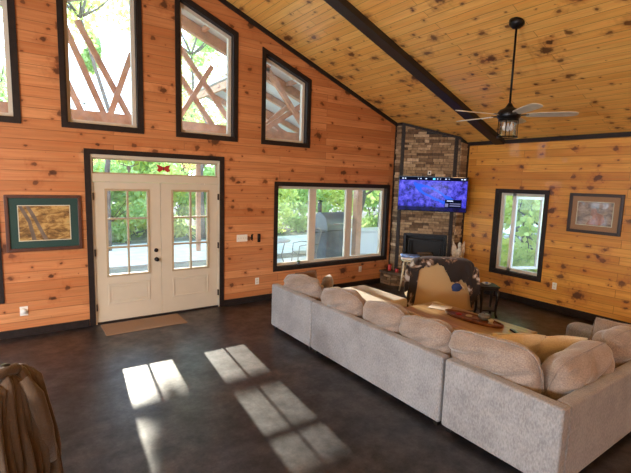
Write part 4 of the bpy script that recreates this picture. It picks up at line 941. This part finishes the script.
# trees: three crown meshes, each shared by several trees
def crown(seed, n, rx, rz, zc, leaf=.13, hollow=.35):
    rg = random.Random(seed); vs = []; fs = []; cl = [(rg.uniform(-1, 1), rg.uniform(-1, 1), rg.uniform(-1, 1)) for _ in range(40)]
    cl = [c for c in cl if sum(x*x for x in c) < 1.0]
    for _ in range(n):
        c = rg.choice(cl); p = Vector((c[0]*rx+rg.gauss(0, .16)*rx, c[1]*rx+rg.gauss(0, .16)*rx, zc+c[2]*rz+rg.gauss(0, .15)*rz))
        a = Vector((rg.uniform(-1, 1), rg.uniform(-1, 1), rg.uniform(-1, 1))).normalized(); b = a.orthogonal().normalized()
        b = Matrix.Rotation(rg.uniform(0, 6.28), 3, a) @ b; s = leaf*rg.uniform(.6, 1.3); c2 = a.cross(b)
        k = len(vs); vs += [p-b*s, p+c2*s*.5, p+b*s, p-c2*s*.5]; fs.append((k, k+1, k+2, k+3))
    me = bpy.data.meshes.new('foliage'); me.from_pydata(vs, [], fs); return me
crowns = [crown(1, 2600, 2.0, 3.0, 5.0, .13), crown(2, 1700, 1.7, 2.4, 4.4, .12), crown(3, 3000, 1.6, 1.4, 1.5, .13), crown(4, 2200, .30, .70, 6.95, .10), crown(5, 2000, 2.2, 1.5, 7.4, .10), crown(6, 1500, 2.4, 3.6, 6.0, .10)]
def trunk_mesh(seed, h, r, k0=2):
    rg = random.Random(seed); m = MB(); pts = [(rg.uniform(-.1, .1)*k, rg.uniform(-.1, .1)*k, h*k/6-.25) for k in range(7)]
    m.tube(pts, [r*(1-.12*k) for k in range(7)], 9)
    for _ in range(7):
        k = rg.randint(k0, 5); p = Vector(pts[k]); a = rg.uniform(0, 6.28); d = Vector((math.cos(a), math.sin(a), .9))*rg.uniform(.8, 1.5); m.tube([p, p+d*.5+Vector((0, 0, -.08)), p+d], [r*.4, r*.28, r*.1], 6)
    return m
trunks = [trunk_mesh(1, 7.5, .20), trunk_mesh(2, 6.0, .13), trunk_mesh(3, 2.2, .05), trunk_mesh(4, 7.8, .035), trunk_mesh(5, 8.6, .10, 5), trunk_mesh(6, 8.0, .15)]
cache = {}
TREES = 0
SIDE = {}
def tree(x, y, kind, leaf, s=1.0, label=''):
    t = thing('shrub' if kind == 2 else 'tree', label, 'shrub' if kind == 2 else 'tree', (x, y, -.13), random.uniform(0, 6.28), 'trees and shrubs in the woods outside'); t.scale = (s, s, s)
    key = (kind, leaf)
    if key not in cache: me = crowns[kind].copy(); me.materials.clear(); me.materials.append(MATS[leaf]); cache[key] = me
    o = bpy.data.objects.new('foliage', cache[key]); C.objects.link(o); o.parent = t; o['kind'] = 'stuff'
    if kind not in SIDE: SIDE[kind] = trunks[kind].build('trunk', 'bark', t)
    else: q = SIDE[kind].copy(); C.objects.link(q); q.parent = t
rt = random.Random(12)
LN = {'leaf_green': 'green', 'leaf_yellow': 'yellow-green', 'leaf_dark': 'dark green', 'leaf_rust': 'rust and gold'}
KN = {0: 'tall tree', 1: 'slender tree', 2: 'low shrub', 3: 'thin high-crowned tree added for shade', 4: 'bare-stemmed airy tree', 5: 'tall airy tree'}  # the thin tree is added to shade part of the left door
def lab(kind, leaf): return '%s %s in the woods outside the windows' % (LN[leaf], KN[kind])
def seen(x, y):
    """which opening a spot outside is seen through from the viewer's place"""
    if x > XE and (y+6.639)/(x+.866) < .70: return 'seen through the window in the right wall'
    u = -.866+(x+.866)*6.639/(y+6.639)
    if u < -.9: return 'beyond the far left windows'
    if u < .93: return 'beyond the left door and the window above'
    if u < 2.5: return 'beyond the right door and the window above'
    if u < 3.85: return 'beyond the left pane of the patio window'
    if u < 4.75: return 'beyond the grill and the middle patio pane'
    return 'beyond the right pane of the patio window'
spots = []
for k in range(17):
    x = -13+k*2.4+rt.uniform(-.6, .6); y = rt.uniform(11.5, 14)
    low = .3 < x < 5.6
    spots.append((x, y, 2 if low else rt.choice((0, 1)), rt.choice(('leaf_yellow', 'leaf_green', 'leaf_yellow', 'leaf_green')), 1.35 if low else 1.0))
for k in range(13):
    x = -16+k*4.0+rt.uniform(-1, 1); spots.append((x, rt.uniform(17, 21), 1, rt.choice(('leaf_green', 'leaf_dark', 'leaf_yellow')), .8 if 1 < x < 6 else 1.1))
for k in range(18):
    x = -11+k*2.1+rt.uniform(-.5, .5); spots.append((x, rt.uniform(9.6, 10.8), 2, rt.choice(('leaf_yellow', 'leaf_green', 'leaf_green', 'leaf_yellow')), .95))
spots += [(11.5, 3.6, 0, 'leaf_green', 1), (12.5, .5, 0, 'leaf_yellow', 1), (12.8, -2.2, 0, 'leaf_green', 1), (13, -5, 1, 'leaf_yellow', 1), (10.8, -.6, 2, 'leaf_yellow', 1), (11.2, -3.0, 2, 'leaf_green', 1), (10.6, 1.6, 2, 'leaf_green', 1), (15.5, -1, 0, 'leaf_dark', 1), (16, 3, 0, 'leaf_green', 1), (9.8, 5.6, 1, 'leaf_green', 1), (12.5, 7.2, 0, 'leaf_yellow', 1), (1.78, 12.3, 3, 'leaf_green', 1), (-.6, 8.7, 4, 'leaf_green', .95), (-2.8, 12.6, 5, 'leaf_green', 1), (7.4, 12.4, 5, 'leaf_green', 1), (8.9, 14, 5, 'leaf_yellow', 1), (1.35, 7.2, 4, 'leaf_yellow', .92), (4.95, 9.0, 4, 'leaf_green', 1), (7.2, 9.3, 4, 'leaf_green', 1)]
for (x, y, k, l, sc) in spots: tree(x, y, k, l, sc*rt.uniform(.93, 1.07) if k != 3 else 1, '%s %s outside, %s' % (LN[l], KN[k], seen(x, y)))

# ------------------------------------------------------------------ light
w = bpy.data.worlds.new('World'); bpy.context.scene.world = w; w.use_nodes = True; nt = w.node_tree; nt.nodes.clear()
o = nt.nodes.new('ShaderNodeOutputWorld'); bg = N(nt, 'ShaderNodeBackground', Strength=3.7); L(nt, bg.outputs[0], o.inputs[0])
tc = N(nt, 'ShaderNodeTexCoord'); sp = N(nt, 'ShaderNodeSeparateXYZ'); L(nt, tc.outputs['Generated'], sp.inputs[0])
r = ramp(nt, sp.outputs[2], [(.0, (.68, .84, 1.0)), (.35, (.54, .75, 1.0)), (1, (.36, .60, 1.0))]); L(nt, r.outputs[0], bg.inputs[0])
sd = bpy.data.lights.new('sun', 'SUN'); sd.energy = 6.0; sd.angle = R(.7); sd.color = (1.0, .90, .74)
so = bpy.data.objects.new('sun', sd); C.objects.link(so); so.rotation_euler = Vector((-.098, -1, -.405)).to_track_quat('-Z', 'Y').to_euler(); so.location = (0, 20, 12)
# unseen warm fill lamps added behind the camera, shaped as pendants
for k, (x, y) in enumerate(((-2.2, -9.5), (1.2, -9.5), (4.6, -9.5))):
    zc = ceil_z(x); t = thing('fill_pendant', 'added warm fill pendant behind the camera, %s' % ('left', 'middle', 'right')[k], 'lamp', (x, y, zc))
    m = MB(); m.tube([(0, 0, 0), (0, 0, -zc+3.0)], .008, 8); m.build('cord', 'black_metal', t)
    m = MB(); m.lathe([(.03, 3.02-zc), (.05, 3.0-zc)], cap=False); m.build('lamp_holder', 'black_metal', t)
    m = MB(); m.ball((0, 0, 2.86-zc), .05, 8); m.build('light_bulb', 'bulb', t)
    ld = bpy.data.lights.new('fill_pendant_light', 'POINT'); ld.energy = 40; ld.color = (1, .62, .30); ld.shadow_soft_size = .3; lo = bpy.data.objects.new('fill_pendant_light', ld); C.objects.link(lo); lo.location = (x, y, 2.72)

for k, y in enumerate((-3.4, -5.4, -9.8)):  # globes added out of view to brighten the ceiling and sofa
    x = -3.9; zc = ceil_z(x); t = thing('fill_globe', 'unseen globe fill lamp added over the left side of the room, %s' % ('nearest the gable wall', 'beside the viewer', 'toward the rear')[k], 'lamp', (x, y, zc-.026))
    m = MB(); m.lathe([(.06, 0), (.06, -.03), (.01, -.04), (.01, -1.12)]); m.build('stem', 'black_metal', t); m = MB(); m.ball((0, 0, -1.20), .09, 10); m.build('globe', 'bulb', t)
    ld = bpy.data.lights.new('fill_globe_light', 'POINT'); ld.energy = (60, 340, 60)[k]; ld.color = (1, .95, .90); ld.shadow_soft_size = .12; lo = bpy.data.objects.new('fill_globe_light', ld); C.objects.link(lo); lo.location = (x, y, zc-1.55)

# ------------------------------------------------------------------ camera
cam = bpy.data.cameras.new('camera'); co = bpy.data.objects.new('camera', cam); C.objects.link(co); bpy.context.scene.camera = co
yaw_, pit_, rol_ = .615, -.128, .031
Fv = Vector((math.sin(yaw_)*math.cos(pit_), math.cos(yaw_)*math.cos(pit_), math.sin(pit_))); Rv = Vector((math.cos(yaw_), -math.sin(yaw_), 0)); Uv = Rv.cross(Fv)
R2 = Rv*math.cos(rol_)+Uv*math.sin(rol_); U2 = Uv*math.cos(rol_)-Rv*math.sin(rol_)
co.matrix_world = Matrix(((R2.x, U2.x, -Fv.x, -.866), (R2.y, U2.y, -Fv.y, -6.639), (R2.z, U2.z, -Fv.z, 2.146), (0, 0, 0, 1)))
cam.sensor_width = 36; cam.lens = 426.0/631*36; cam.clip_start = .05; cam.clip_end = 300
vs_ = bpy.context.scene.view_settings; vs_.view_transform = 'Standard'; vs_.look = 'None'; vs_.gamma = 1; vs_.use_curve_mapping = False; vs_.exposure = .92
